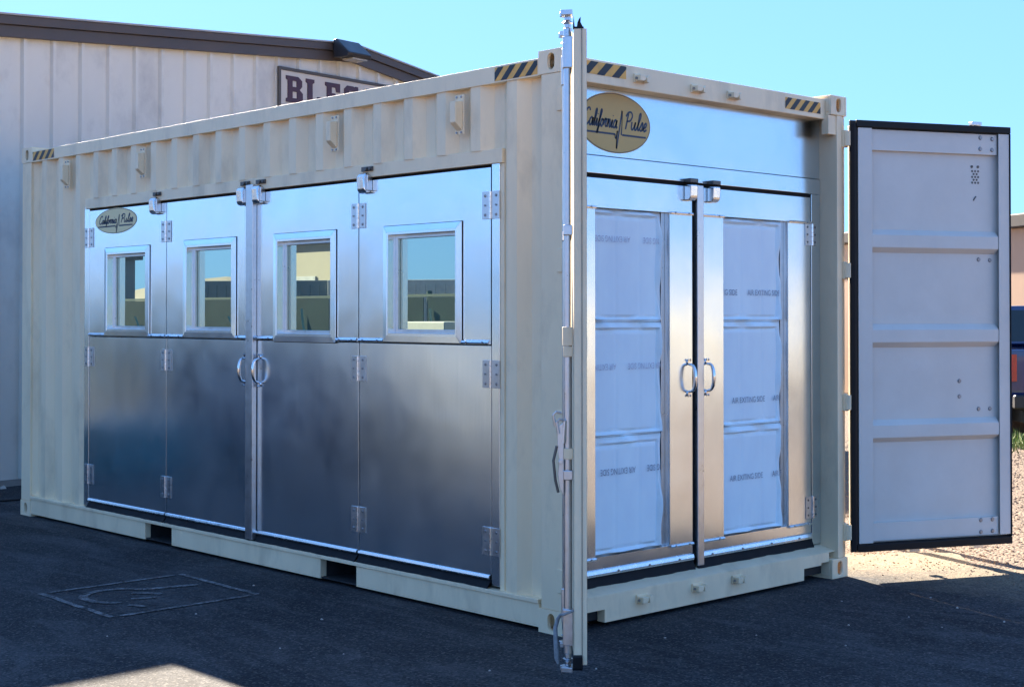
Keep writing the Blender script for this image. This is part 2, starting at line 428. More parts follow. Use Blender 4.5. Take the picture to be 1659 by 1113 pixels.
GL = {  # hand-drawn script letters: strokes, advance
 'C': ([[(1.5, 1.75), (1.25, 2.05), (.8, 2.0), (.35, 1.5), (.2, .8), (.35, .2), (.8, 0), (1.3, .2), (1.6, .5)]], 1.6),
 'a': ([[(.85, .75), (.6, .98), (.25, .8), (.1, .4), (.25, .05), (.5, .05), (.8, .4), (.95, .95), (.88, .3), (1.0, .03), (1.25, .2)]], 1.15),
 'l': ([[(0, .2), (.35, .9), (.6, 1.7), (.5, 2.05), (.3, 1.8), (.25, .6), (.35, .05), (.65, .2)]], .62),
 'i': ([[(0, .2), (.3, .95), (.25, .3), (.38, .03), (.65, .2)], [(.33, 1.42), (.37, 1.5)]], .62),
 'f': ([[(0, .2), (.4, .9), (.7, 1.75), (.6, 2.05), (.4, 1.8), (.3, .5), (.25, -.6), (.1, -.8), (.1, -.5), (.4, 0), (.7, .3)]], .68),
 'o': ([[(.5, .95), (.2, .75), (.1, .35), (.3, .02), (.6, .15), (.75, .6), (.5, .95), (.65, .8), (1.0, .85)]], .95),
 'r': ([[(0, .2), (.3, 1.0), (.35, .9), (.6, .95), (.55, .4), (.65, .05), (.9, .2)]], .88),
 'n': ([[(.05, .85), (.2, .95), (.22, .0)], [(.22, .3), (.4, .75), (.65, .97), (.75, .75), (.72, .2), (.85, .03), (1.1, .2)]], 1.08),
 'P': ([[(.55, 1.9), (.35, 0)], [(.1, 1.5), (.5, 1.98), (1.1, 2.02), (1.42, 1.6), (1.1, 1.05), (.45, .95)]], 1.45),
 'u': ([[(.05, .95), (.08, .3), (.3, .03), (.65, .4), (.8, .95), (.78, .25), (.95, .03), (1.2, .2)]], 1.18),
 's': ([[(0, .2), (.5, 1.0), (.6, .6), (.55, .1), (.25, .05), (.15, .2)], [(.55, .1), (.8, .2)]], .8),
 'e': ([[(0, .3), (.5, .55), (.6, .85), (.4, .98), (.15, .7), (.12, .3), (.35, .02), (.75, .25)]], .8)}

def script_logo(mb, to3, cx, cy, su, sv, d0, w):
    """'California /\\ Pulse' with a heartbeat line, centred at (cx, cy)"""
    k1, k2 = .84, 1.13
    tot = k1 * sum(GL[c][1] for c in 'California') + 1.7 + k2 * sum(GL[c][1] for c in 'Pulse')
    sh = 0.28; a = -tot / 2
    def put(pts, sm=True):
        q = crom(pts) if sm else pts
        ribbon(mb, [(cx + (p[0] + sh * p[1]) * su, cy + (p[1] - .6) * sv) for p in q], w, to3, d0)
    st = a
    for c in 'California':
        for s in GL[c][0]: put([(a + p[0] * k1, p[1]) for p in s])
        a += GL[c][1] * k1
    m0 = a + .35
    a += 1.7; p0 = a
    for c in 'Pulse':
        for s in GL[c][0]: put([(a + p[0] * k2, p[1] * 1.06) for p in s])
        a += GL[c][1] * k2
    put([(st - .1, -.75), (m0 - .5, -.75)], False)
    put([(m0 - .5, -.75), (m0 - .3, -1.3), (m0 - .1, -.3), (m0 + .30, -2.5), (m0 + .35, 2.2), (m0 + .95, -.75), (m0 + 1.3, -.75)], False)
    put([(m0 + 1.3, -.75), (a + .1, -.75)], False)

def text2d(body, size, bold=0.0):
    c = bpy.data.curves.new('lettering', 'FONT'); c.body = body; c.size = size; c.offset = bold
    c.resolution_u = 3
    o = bpy.data.objects.new('lettering', c); COL.objects.link(o)
    me = bpy.data.meshes.new_from_object(o.evaluated_get(bpy.context.evaluated_depsgraph_get()))
    vs = [(v.co.x, v.co.y) for v in me.vertices]; fs = [tuple(p.vertices) for p in me.polygons]
    bpy.data.objects.remove(o); bpy.data.meshes.remove(me); bpy.data.curves.remove(c)
    return vs, fs

# ------------------------------------------------------------------ ground
g = MB(); s = 900
g.add([(-s, -s, -.012), (s, -s, -.012), (s, s, -.012), (-s, s, -.012)], [(0, 1, 2, 3)])
tag(g.build('gravel_ground', 'gravel', origin=(0, 0, 0)), kind='structure')
edge = [(-34 + i * .25, 3.35 + .22 * math.sin(i * .7) + .16 * math.sin(i * 1.9 + 1) + random.uniform(-.1, .1)) for i in range(int(41 / .25))]
g = MB()
n = len(edge)
g.add([(x, y, 0) for x, y in edge] + [(edge[-1][0] + .2, -7.2, 0), (edge[0][0], -7.2, 0)], [tuple(range(n + 1, -1, -1))])
for i in range(n - 1):      # the broken edge of the asphalt has a thickness
    (x0, y0), (x1, y1) = edge[i], edge[i + 1]
    g.add([(x0, y0, 0), (x1, y1, 0), (x1, y1 + .03, -.012), (x0, y0 + .03, -.012)], [(0, 1, 2, 3)])
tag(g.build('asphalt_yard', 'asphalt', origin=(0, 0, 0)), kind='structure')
# loose gravel beyond the asphalt, where the camera can see it
g = MB()
def pebble(mb, x, y, z, r):
    q = []
    for k in range(6):
        a = k * math.pi / 3 + random.uniform(-.3, .3); rr = r * random.uniform(.7, 1.15)
        q.append((x + rr * math.cos(a), y + rr * math.sin(a), z))
    t = [(x + (p[0] - x) * .6 + random.uniform(-.1, .1) * r, y + (p[1] - y) * .6, z + r * random.uniform(.5, .9)) for p in q]
    mb.add(q + t, [(k, (k + 1) % 6, 6 + (k + 1) % 6, 6 + k) for k in range(6)] + [tuple(range(6, 12))])
for i in range(9000):
    t = random.random()
    y = 3.3 + t * 8.5; x = random.uniform(-3.4, 1.6) - t * 2.6
    pebble(g, x, y, -.014, random.uniform(.005, .016))
for i in range(420):
    pebble(g, random.uniform(-1.2, 1.6), 3.35 - abs(random.gauss(0, .28)), -.001, random.uniform(.004, .010))
tag(g.build('loose_gravel', 'gravel_stone', origin=(0, 5, 0)), 'loose reddish gravel beyond the asphalt edge', None, kind='stuff')
# grass tuft strip before the pickup truck
g = MB()
for i in range(2600):
    x = random.uniform(-6.2, -1.2); y = 11.35 - .45 * (x + 3.2) + random.gauss(0, .25); h = random.uniform(.05, .17)
    a = random.uniform(0, 6.28); w = .008; lx, ly = random.gauss(0, .06), random.gauss(0, .06)
    dx, dy = w * math.cos(a), w * math.sin(a)
    g.add([(x - dx, y - dy, -.012), (x + dx, y + dy, -.012), (x + lx * .5 + dx * .7, y + ly * .5 + dy * .7, h * .6), (x + lx * .5 - dx * .7, y + ly * .5 - dy * .7, h * .6), (x + lx, y + ly, h)],
          [(0, 1, 2, 3), (3, 2, 4)])
tag(g.build('grass', 'grass', origin=(-5, 13, 0)), kind='stuff')
# low hills all round the horizon
g = MB(); n = 180; vs = []; fs = []
for i in range(n):
    a = 2 * math.pi * i / n
    h = 14 + 7 * math.sin(3 * a + 1) + 5 * math.sin(7 * a) + 3 * math.sin(17 * a + 2) + 2 * math.sin(31 * a)
    for rr, z in ((560, -1), (610, h * .55), (680, h), (800, -1)):
        vs.append((rr * math.cos(a), rr * math.sin(a), z + random.uniform(-1, 1) * (1.0 if z > 0 else 0)))
for i in range(n):
    j = (i + 1) % n
    for k in range(3): fs.append((4 * i + k, 4 * j + k, 4 * j + k + 1, 4 * i + k + 1))
g.add(vs, fs)
tag(g.build('hills', 'hill', origin=(0, 0, 0)), kind='structure')

# faded wheelchair symbol in a square, painted on the asphalt
g = MB()
def pave(a, b, d): return (a, b, d)
Z = .004
for p in ([(-2.81, -1.37), (-1.94, -1.39)], [(-1.94, -1.34), (-1.95, -.54)], [(-1.95, -.49), (-2.82, -.47)], [(-2.81, -.52), (-2.80, -1.32)]):
    q = [(p[0][0] + (p[1][0] - p[0][0]) * t / 12, p[0][1] + (p[1][1] - p[0][1]) * t / 12) for t in range(13)]
    ribbon(g, [(a + random.uniform(-.004, .004), b + random.uniform(-.004, .004)) for a, b in q], .036, pave, Z)
ribbon(g, crom([(-2.263, -1.158), (-2.316, -1.231), (-2.429, -1.265), (-2.535, -1.249), (-2.61, -1.19), (-2.653, -1.081), (-2.621, -.965), (-2.531, -.889)]), .05, pave, Z)
ribbon(g, [(-2.529, -.884), (-2.489, -.767), (-2.47, -.68), (-2.44, -.573)], .05, pave, Z)
ribbon(g, [(-2.47, -.985), (-2.42, -.93), (-2.332, -.875)], .05, pave, Z)
ribbon(g, [(-2.315, -1.074), (-2.286, -1.007), (-2.265, -.949)], .045, pave, Z)
ribbon(g, [(-2.171, -1.173), (-2.13, -1.14), (-2.066, -1.129)], .04, pave, Z)
tag(g.build('ground_marking', 'worn_paint'), kind='structure')

# ------------------------------------------------------------------ the container
C = thing('shipping_container', (-3.029, 1.219, 0), 'beige shipping container with open end doors and shiny metal folding doors along its side', 'container')
CL, CW, CH = 6.058, 2.438, 2.896

def casting(x, y, z):
    """x, y, z: outer corner signs; hollow cast block with an upright slot in every outer face"""
    Lx, Ly, Lz = .178, .162, .118
    x0, x1 = (-Lx, 0.0) if x > 0 else (-CL, -CL + Lx)
    y0, y1 = (0.0, Ly) if y < 0 else (CW - Ly, CW)
    z0, z1 = (0.0, Lz) if z < 0 else (CH - Lz, CH)
    t = .02; b = MB()
    cx, cy, cz = (x0 + x1) / 2, (y0 + y1) / 2, (z0 + z1) / 2
    yo = (y0, y0 + t) if y < 0 else (y1 - t, y1)
    b.prism('xz', rect(x0, x1, z0, z1), *yo, holes=[stadium(cx, cz, .05, .084)])
    xo = (x1 - t, x1) if x > 0 else (x0, x0 + t)
    yy = (y0 + t, y1) if y < 0 else (y0, y1 - t)
    b.prism('yz', rect(*yy, z0, z1), *xo, holes=[stadium(cy, cz, .05, .084)])
    xi = (x0, x1 - t) if x > 0 else (x0 + t, x1)
    b.box(*xi, *yy, z0, z0 + t * .8); b.box(*xi, *yy, z1 - t * .8, z1)
    bx = (x0, x0 + .012) if x > 0 else (x1 - .012, x1)
    b.box(*bx, *yy, z0 + t * .8, z1 - t * .8)
    yb = (y1 - .012, y1) if y < 0 else (y0, y0 + .012)
    xb = (x0 + .012, x1 - t) if x > 0 else (x0 + t, x1 - .012)
    b.box(*xb, *yb, z0 + t * .8, z1 - t * .8)
    return b.build('corner_casting', 'beige', C, bevel=.004)
for x in (1, -1):
    for y in (-1, 1):
        for z in (-1, 1): casting(x, y, z)

def corr_profile(x0, x1, ph=-.973, per=.279):
    """container wall section along x: y offset 0 = outermost, .036 = innermost"""
    pts = []
    k = math.floor((x0 - ph) / per) - 1
    while ph + k * per < x1 + per:
        b = ph + k * per
        pts += [(b, 0), (b + .072, 0), (b + .136, .044), (b + .213, .044)]
        k += 1
    def yat(x):
        for (a, ya), (c, yc) in zip(pts, pts[1:]):
            if a <= x <= c: return ya + (yc - ya) * (x - a) / (c - a)
        return 0
    inner = [p for p in pts if x0 < p[0] < x1]
    return [(x0, yat(x0))] + inner + [(x1, yat(x1))]
def corr(mb, x0, x1, z0, z1, yo, sgn=1, th=.004):
    pr = corr_profile(x0, x1); n = len(pr); vs = []
    for z in (z0, z1):
        for d in (0, th):
            for x, y in pr: vs.append((x, yo + sgn * (y + d), z))
    f = []
    for i in range(n - 1):
        f += [(i, i + 1, 2 * n + i + 1, 2 * n + i), (n + i + 1, n + i, 3 * n + i, 3 * n + i + 1),
              (i + 1, i, n + i, n + i + 1), (2 * n + i, 2 * n + i + 1, 3 * n + i + 1, 3 * n + i)]
    f += [(0, 2 * n, 3 * n, n), (n - 1, 2 * n - 1, 4 * n - 1, 3 * n - 1)]
    mb.add(vs, f)
OX0, OX1, OZ1 = -5.05, -.46, 2.435          # opening cut in the side
b = MB(); corr(b, -5.90, OX0, .16, 2.775, .008); b.build('side_panel', 'beige', C)
b = MB(); corr(b, OX1, -.158, .16, 2.775, .008); b.build('side_panel', 'beige', C)
b = MB(); corr(b, OX0 + .001, OX1 - .001, OZ1, 2.775, .008); b.build('side_panel', 'beige', C)
b = MB(); corr(b, -5.90, -.158, .16, 2.775, CW - .008, -1); b.build('side_panel', 'beige', C)
# rails
b = MB(); b.box(-CL + .178, -.178, 0, .06, 2.775, 2.862); b.build('top_rail', 'beige', C, bevel=.001)
b = MB(); b.box(-CL + .178, -.178, CW - .06, CW, 2.775, 2.862); b.build('top_rail', 'beige', C, bevel=.005)
for x0, x1 in ((-CL + .178, -4.098), (-3.74, -2.03), (-1.681, -.178)):
    b = MB(); b.box(x0, x1, .004, .05, .03, .138); b.box(x0, x1, .004, .10, .02, .0295); b.build('bottom_rail', 'beige', C, bevel=.003)
b = MB(); b.box(-CL + .178, -.178, -.004, .07, .1385, .160); b.build('rail_lip', 'beige', C, bevel=.003)
b = MB(); b.box(-CL + .178, -.178, CW - .05, CW, .03, .16); b.build('bottom_rail', 'beige', C, bevel=.003)
for x0, x1 in ((-4.098, -3.74), (-2.03, -1.681)):
    b = MB(); b.box(x0 - .006, x1 + .006, .012, CW - .06, .024, .030)
    b.box(x0 - .006, x0 - .0005, .0505, CW - .06, .0305, .138); b.box(x1 + .0005, x1 + .006, .0505, CW - .06, .0305, .138)
    b.build('fork_pocket', 'undercoat_shade', C)
b = MB()
for i in range(18):
    x = -5.7 + i * .33
    if x > -.4: continue
    if any(a - .06 < x < c + .06 for a, c in ((-4.098, -3.74), (-2.03, -1.681))): continue
    b.box(x - .02, x + .02, .11, CW - .08, .035, .137)
b.build('crossmember', 'beige', C)
# floor, roof, far end
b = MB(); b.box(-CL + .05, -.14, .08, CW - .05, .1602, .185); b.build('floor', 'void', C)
b = MB(); b.box(-CL + .03, -.132, .061, CW - .061, 2.835, 2.855); b.build('roof', 'beige', C)
b = MB()
for i in range(20): b.box(-CL + .25 + i * .28, -CL + .39 + i * .28, .10, CW - .10, 2.8555, 2.872)
b.build('roof_rib', 'beige', C)
b = MB(); b.box(-CL + .006, -CL + .04, .162, CW - .162, .12, 2.78); b.build('end_wall', 'beige', C)
# posts
b = MB()
b.prism('xy', [(-.162, .003), (-.002, .003), (-.002, .098), (-.13, .098), (-.13, .05), (-.162, .05)], .118, 2.778); b.build('corner_post', 'beige', C, bevel=.005)
b = MB()
b.prism('xy', [(-.002, 2.340), (-.002, 2.390), (-.016, 2.392), (-.016, 2.4372), (-.16, 2.4372), (-.16, 2.341)], .118, 2.778); b.build('corner_post', 'beige', C, bevel=.004)
for y0, y1 in ((.003, .13), (CW - .13, CW - .003)):
    b = MB(); b.box(-CL + .003, -CL + .158, y0, y1, .118, 2.778); b.build('corner_post', 'beige', C, bevel=.006)
# gusset plate under the header, at the right post
b = MB(); b.box(-.06, -.01, 2.262, 2.3395, 2.66, 2.776); b.build('gusset', 'beige', C, bevel=.002)
# header and sill of the end frame
b = MB(); b.box(-.13, -.040, .164, 2.274, 2.750, 2.872); b.build('door_header', 'beige', C, bevel=.006)
H_header = [o for o in C.children if o.name.startswith('door_header')][0]
b = MB()
b.prism('yz', [(.164, .158), (.164, .100), (.185, .100), (.185, .088), (.317, .088), (.317, .022), (2.022, .022), (2.022, .090), (2.196, .090), (2.196, .104), (2.274, .104), (2.274, .158)], -.075, -.022)
b.build('door_sill', 'beige', C, bevel=.003)
H_sill = [o for o in C.children if o.name.startswith('door_sill')][0]
b = MB(); b.prism('xz', [(-.0755, .157), (-.024, .1585), (-.024, .162), (-.165, .198), (-.165, .157)], .10, 2.339); b.build('threshold', 'beige', C, bevel=.002)

def keeper(par, y, z, x):
    b = MB()
    b.box(x, x + .010, y - .045, y + .045, z - .022, z + .024)
    b.prism('yz', [(y - .040, z - .017), (y - .012, z - .017), (y + .004, z - .006), (y + .004, z + .012), (y - .040, z + .015)], x + .0105, x + .048)
    b.box(x + .0105, x + .030, y + .0045, y + .016, z - .008, z + .006)
    b.prism('yz', [(y + .0165, z - .020), (y + .034, z - .022), (y + .046, z - .004), (y + .044, z + .014), (y + .030, z + .018), (y + .0165, z + .004)], x + .0105, x + .044)
    kp = b.build('cam_keeper', 'beige', par, bevel=.003)
    b = MB(); b.cyl((x + .022, y - .046, z - .002), (x + .022, y + .052, z - .002), .007, 8); b.build('keeper_pin', 'bolt', par)
for y, z in ((.600, 2.808), (1.062, 2.803), (1.375, 2.799)): keeper(H_header, y, z, -.0398)
for y, z in ((.595, .108), (1.042, .110), (1.385, .112)): keeper(H_sill, y, z, -.0218)

def hazard(par, to3, a0, a1, z0, z1, lean, nst, first_black):
    """diagonal stripe tape"""
    b = MB()
    def q(p, d): return [to3(a, z, d) for a, z in p]
    b.add(q(rect(a0, a1, z0, z1), .0012), [(0, 1, 2, 3)])
    b.cur = 1
    w = (a1 - a0) / nst; h = z1 - z0
    for i in range(-2, nst + 2):
        if (i + first_black) % 2: continue
        p = [(a0 + i * w, z0), (a0 + (i + 1) * w, z0), (a0 + (i + 1) * w + lean, z1), (a0 + i * w + lean, z1)]
        # clip to the tape
        out = p
        for lim, sg in ((a0, 1), (a1, -1)):
            src = out; out = []
            for k in range(len(src)):
                A, B = src[k], src[(k + 1) % len(src)]
                ia, ib = sg * (A[0] - lim) >= -1e-9, sg * (B[0] - lim) >= -1e-9
                if ia: out.append(A)
                if ia != ib:
                    t = (lim - A[0]) / (B[0] - A[0]); out.append((lim, A[1] + t * (B[1] - A[1])))
            if not out: break
        if len(out) >= 3: b.add(q(out, .0022), [tuple(range(len(out)))])
    return b.build('hazard_tape', ['hz_yellow', 'hz_black'], par)
side_face = lambda a, z, d: (a, -d, z)
hdr_face = lambda a, z, d: (-.0400 + d, a, z)
TR = [o for o in C.children if o.name.startswith('top_rail')][0]
hazard(TR, side_face, -.500, -.183, 2.783, 2.853, .07, 7, 1)
hazard(TR, side_face, -5.865, -5.50, 2.785, 2.853, .07, 7, 0)
hazard(H_header, hdr_face, .166, .500, 2.795, 2.860, .07, 6, 0)
hazard(H_header, hdr_face, 1.872, 2.222, 2.778, 2.845, .07, 8, 1)

# ventilators on the upper side wall
for x in (-5.275, -4.135, -1.885, -.775):
    b = MB()
    z = 2.638; y = .006
    b.box(x - .036, x + .036, -.004, .002, z - .105, z + .105)
    b.build_ = None
    v = [(x - .026, -.0045, z + .072), (x + .026, -.0045, z + .072), (x + .026, -.0045, z - .085), (x - .026, -.0045, z - .085),
         (x - .022, -.052, z + .066), (x + .022, -.052, z + .066), (x + .022, -.052, z - .045), (x - .022, -.052, z - .045)]
    hood = MB(); hood.add(v, [(0, 1, 5, 4), (1, 2, 6, 5), (3, 7, 6, 2), (0, 4, 7, 3), (4, 5, 6, 7), (0, 3, 2, 1)])
    vent = b.build('vent', 'beige', C, bevel=.002)
    hood.build('vent_hood', 'beige', vent, bevel=.004)
    sc_ = MB()
    for dx in (-.018, .018):
        for dz in (-.095, .093): sc_.cyl((x + dx, -.0042, z + dz), (x + dx, -.009, z + dz), .006, 8)
    sc_.build('vent_screw', 'bolt', vent)
# lugs of the hinges on both front posts
for z in (2.642, 1.845, 1.050, .270):
    b = MB()     # far right
    b.box(-.0285, .012, 2.392, 2.436, z - .052, z + .052)
    b.prism('xy', [(.0122, 2.395), (.026, 2.395), (.044, 2.408), (.040, 2.425), (.022, 2.444), (.0122, 2.444)], z - .045, z + .045)
    b.build('hinge_lug', 'beige', C, bevel=.003)
    b = MB()     # near left
    b.box(-.0018, .020, .020, .075, z - .052, z + .052)
    b.box(-.044, -.004, -.006, .0025, z - .058, z + .058)
    b.build('hinge_lug', 'beige', C, bevel=.003)

# header tube and black gap above the folding doors
b = MB(); b.box(OX0 + .03, OX1, .014, .075, 2.362, OZ1 + .002); b.build('opening_header', 'beige', C, bevel=.003)
b = MB(); b.box(OX0 + .03, OX1, .046, .07, 2.30, 2.3618); b.build('header_seal', 'rubber', C)
b = MB(); b.box(OX0, OX0 + .075, .0265, .09, .168, 2.385); b.build('door_jamb', 'steel', C, bevel=.003)
b = MB(); b.box(-.553, -.492, .0265, .09, .175, 2.385); b.build('door_jamb', 'steel', C, bevel=.003)
b = MB(); b.box(-.491, OX1 + .001, .030, .09, .160, 2.362); b.build('jamb_filler', 'beige', C)
b = MB(); b.box(-.30, -.0765, .17, 2.27, .03, .150); b.build('notch_shade', 'undercoat_shade', C)  # dark box added behind the sill notches as their shade
# a dark floor-to-ceiling lining behind the doors so that the box is closed
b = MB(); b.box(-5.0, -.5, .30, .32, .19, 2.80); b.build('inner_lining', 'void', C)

# ------------------------------------------------------------------ folding side doors
YD = .030
win = {0: (-4.720, -4.080, 1.428, 2.062), 1: (-3.620, -2.978, 1.428, 2.076), 2: (-2.547, -1.904, 1.414, 2.076), 3: (-1.450, -.783, 1.427, 2.074)}
leaf = [(-4.970, -3.860), (-3.853, -2.790), (-2.779, -1.694), (-1.686, -.560)]
leaf_label = ['folding door leaf with the oval sticker', None, None, None]
fold = []
for i, (x0, x1) in enumerate(leaf):
    b = MB(); b.box(x0, x1, YD, YD + .035, .228, 1.416)
    d = b.build('folding_door', 'steel', C, bevel=.0015)
    if leaf_label[i]: d['label'] = leaf_label[i]
    fold.append(d)
    wx0, wx1, wz0, wz1 = win[i]
    hx0, hx1, hz0, hz1 = wx0 + .035, wx1 - .035, wz0 + .035, wz1 - .035
    b = MB(); b.prism('xz', rect(x0, x1, 1.4225, 2.345), YD - .003, YD + .035, holes=[rect(hx0, hx1, hz0, hz1)[::-1]])
    b.build('upper_panel', 'steel', d)
    # the mitred window frame: four flange bars, four reveal plates
    yo = YD - .020
    a, c, e, f = wx0, wx1, wz0, wz1; A, Cc, E_, F = hx0, hx1, hz0, hz1
    b = MB(); b.prism('xz', rect(a - .004, c + .004, e - .004, f + .004), YD - .0055, YD - .0031, holes=[rect(a + .004, c - .004, e + .004, f - .004)[::-1]]); b.build('frame_seal', 'rubber', d)
    g_ = .0012
    for quad in ([(a + g_, f), (c - g_, f), (Cc - g_, F), (A + g_, F)], [(c - g_, e), (a + g_, e), (A + g_, E_), (Cc - g_, E_)], [(a, e + g_), (a, f - g_), (A, F - g_), (A, E_ + g_)], [(c, f - g_), (c, e + g_), (Cc, E_ + g_), (Cc, F - g_)]):
        low = quad[0][1] < (e + f) / 2 and quad[1][1] < (e + f) / 2
        ys = (yo + .001, yo + .001, yo, yo) if low else (YD - .015, YD - .015, yo, yo)
        b = MB(); b.add([(p_[0], y_, p_[1]) for p_, y_ in zip(quad, ys)] + [(p_[0], YD - .0056, p_[1]) for p_ in quad],
                        [(0, 1, 2, 3), (7, 6, 5, 4), (0, 4, 5, 1), (1, 5, 6, 2), (2, 6, 7, 3), (3, 7, 4, 0)])
        b.build('window_frame', 'steel', d)
    b = MB(); t = .012; yg = YD + .050
    b.box(A, A + t, yo + .004, yg + .02, E_, F); b.box(Cc - t, Cc, yo + .004, yg + .02, E_, F)
    b.box(A + t, Cc - t, yo + .004, yg + .02, F - t, F); b.box(A + t, Cc - t, yo + .004, yg + .02, E_, E_ + t)
    b.build('window_reveal', 'steel', d)
    s2 = .022
    b = MB(); b.prism('xz', rect(A + t, Cc - t, E_ + t, F - t), yg - .012, yg + .004, holes=[rect(A + t + s2, Cc - t - s2, E_ + t + s2, F - t - s2)[::-1]])
    b.build('glazing_bead', 'galv', d, bevel=.002)
    b = MB(); b.box(A + t + .002, Cc - t - .002, yg + .005, yg + .011, E_ + t + .002, F - t - .002); b.build('window_glass', 'glass', d)
    # bright folded strip beside the window with rivets
    for sx0, sx1 in ((x0 + .006, wx0 - .004), (wx1 + .004, x1 - .006)):
        if sx1 - sx0 < .04: continue
        b = MB(); b.prism('yz', [(YD - .0035, 1.424), (YD - .014, 1.424), (YD - .019, 1.432), (YD - .014, 1.441), (YD - .0035, 1.446)], sx0, sx1); b.build('trim_strip', 'galv_bright', d)
        b = MB()
        for k in range(2):
            xr = sx0 + (sx1 - sx0) * (.2 + .6 * k); b.cyl((xr, YD - .0192, 1.433), (xr, YD - .024, 1.433), .005, 8)
        b.build('rivet', 'bolt', d)
    b = MB(); b.prism('yz', [(YD - .001, .205), (YD - .012, .205), (YD - .015, .213), (YD - .012, .224), (YD - .001, .2275)], x0 + .004, x1 - .004); b.build('trim_strip', 'galv_bright', d)
    # rubber sweep, slightly wavy
    b = MB(); n = 24; vs = []
    for k in range(n + 1):
        x = x0 + (x1 - x0) * k / n; w_ = .004 * math.sin(k * .9 + i) + .003 * math.sin(k * 2.3)
        vs += [(x, YD + .002, .2045), (x, YD - .012 + w_, .182), (x, YD - .026 + w_, .1615), (x, YD - .020 + w_, .1615), (x, YD - .004 + w_, .184), (x, YD + .008, .2045)]
    b.add(vs, [(6 * k + j, 6 * k + (j + 1) % 6, 6 * k + 6 + (j + 1) % 6, 6 * k + 6 + j) for k in range(n) for j in range(6)])
    b.build('rubber_sweep', 'rubber', d, smooth=True)

# astragal between leaf two and three
b = MB(); b.box(-2.826, -2.745, -.006, .026, .168, 2.398); b.build('astragal', 'galv', fold[2], bevel=.004)

def hinge(par, x, z, y, hw=.066, hh=.072):
    for a, c in ((x - hw, x - .009), (x + .009, x + hw)):
        b = MB(); b.box(a, c, y - .004, y, z - hh, z + hh); b.build('hinge_plate', 'galv', par, bevel=.001)
    b = MB()
    for k in range(5):
        z0 = z - hh + k * 2 * hh / 5; b.cyl((x, y - .006, z0 + .001), (x, y - .006, z0 + 2 * hh / 5 - .001), .009, 10)
    b.build('hinge_knuckle', 'galv_bright', par, smooth=True)
    b = MB()
    for dx in (-.042, .042):
        for dz in (-.05, 0, .05): b.cyl((x + dx, y - .0042, z + dz), (x + dx, y - .009, z + dz), .0085 if dz else .005, 8, r1=.005)
    b.build('hinge_screw', 'bolt', par)
for x, par in ((-4.972, fold[0]), (-3.857, fold[0]), (-1.690, fold[2]), (-.556, fold[3])):
    for z in (2.148, 1.269, .402): hinge(par, x, z, YD - .0045 if z > 1.4 else YD - .002)
for x, par in ((-3.975, fold[0]), (-2.872, fold[1]), (-2.695, fold[2]), (-1.607, fold[3])):
    b = MB(); z = 2.345
    b.prism('yz', [(YD - .0035, z - .072), (YD - .030, z - .075), (YD - .050, z - .055), (YD - .055, z + .020), (YD - .040, z + .042), (YD - .0035, z + .045)], x - .042, x + .030)
    lt = b.build('latch', 'galv_bright', par, bevel=.010)
    b = MB(); b.box(x + .0305, x + .046, YD - .040, YD - .004, z - .060, z + .030); b.build('latch_lever', 'galv', par, bevel=.004)
    b = MB(); b.box(x - .03, x + .07, .002, .0138, z + .052, z + .078); b.cyl((x + .022, .0018, z + .064), (x + .022, -.012, z + .064), .012, 10)
    b.cyl((x + .056, .0018, z + .064), (x + .056, -.008, z + .064), .010, 10); b.build('latch_strike', 'dark_metal', par, bevel=.002)

def pull_handle(par, T, zc, h=.086):
    """chrome pull: a bowed grip on two feet; local x sideways, local -y outward"""
    b = MB(T)
    pts = []
    for k in range(15):
        a = math.pi * k / 14
        pts.append((0, -.008 - .044 * math.sin(a) ** .6, zc + (h - .012) * math.cos(a)))
    b.tube(pts, .0085, 10, rs=[.0065 + .005 * math.sin(math.pi * k / 14) for k in range(15)])
    b.build('handle', 'chrome', par, smooth=True)
    for sg in (1, -1):
        b = MB(T)
        b.cyl((0, -.0002, zc + sg * h), (0, -.008, zc + sg * h), .017, 12, r1=.012)
        for dx in (-.010, .010): b.cyl((dx, -.008, zc + sg * (h + .012)), (dx, -.014, zc + sg * (h + .012)), .007, 8, r1=.004)
        b.build('handle_foot', 'chrome', par, smooth=True)
for x, par in ((-2.872, fold[1]), (-2.712, fold[2])): pull_handle(par, Matrix.Translation((x, YD - .001, 0)), 1.229)

def sticker(par, to3, cx, cy, a, b_, su, sv, w, mats):
    b = MB()
    n = 56
    def disc(ra, rb, d): b.add([to3(cx + ra * math.cos(2 * math.pi * k / n), cy + rb * math.sin(2 * math.pi * k / n), d) for k in range(n)], [tuple(range(n))])
    disc(a, b_, .0008)
    b.cur = 1; disc(a - .004, b_ - .004, .0014)
    b.cur = 0; disc(a - .008, b_ - .007, .0020)
    b.cur = 1; script_logo(b, to3, cx, cy, su, sv, .0028, w)
    return b.build('sticker', mats, par)
sticker(fold[0], lambda a, z, d: (a, YD - .003 - d, z), -4.572, 2.256, .308, .093, .0335, .0275, .0095, ['stk_cream', 'ink'])

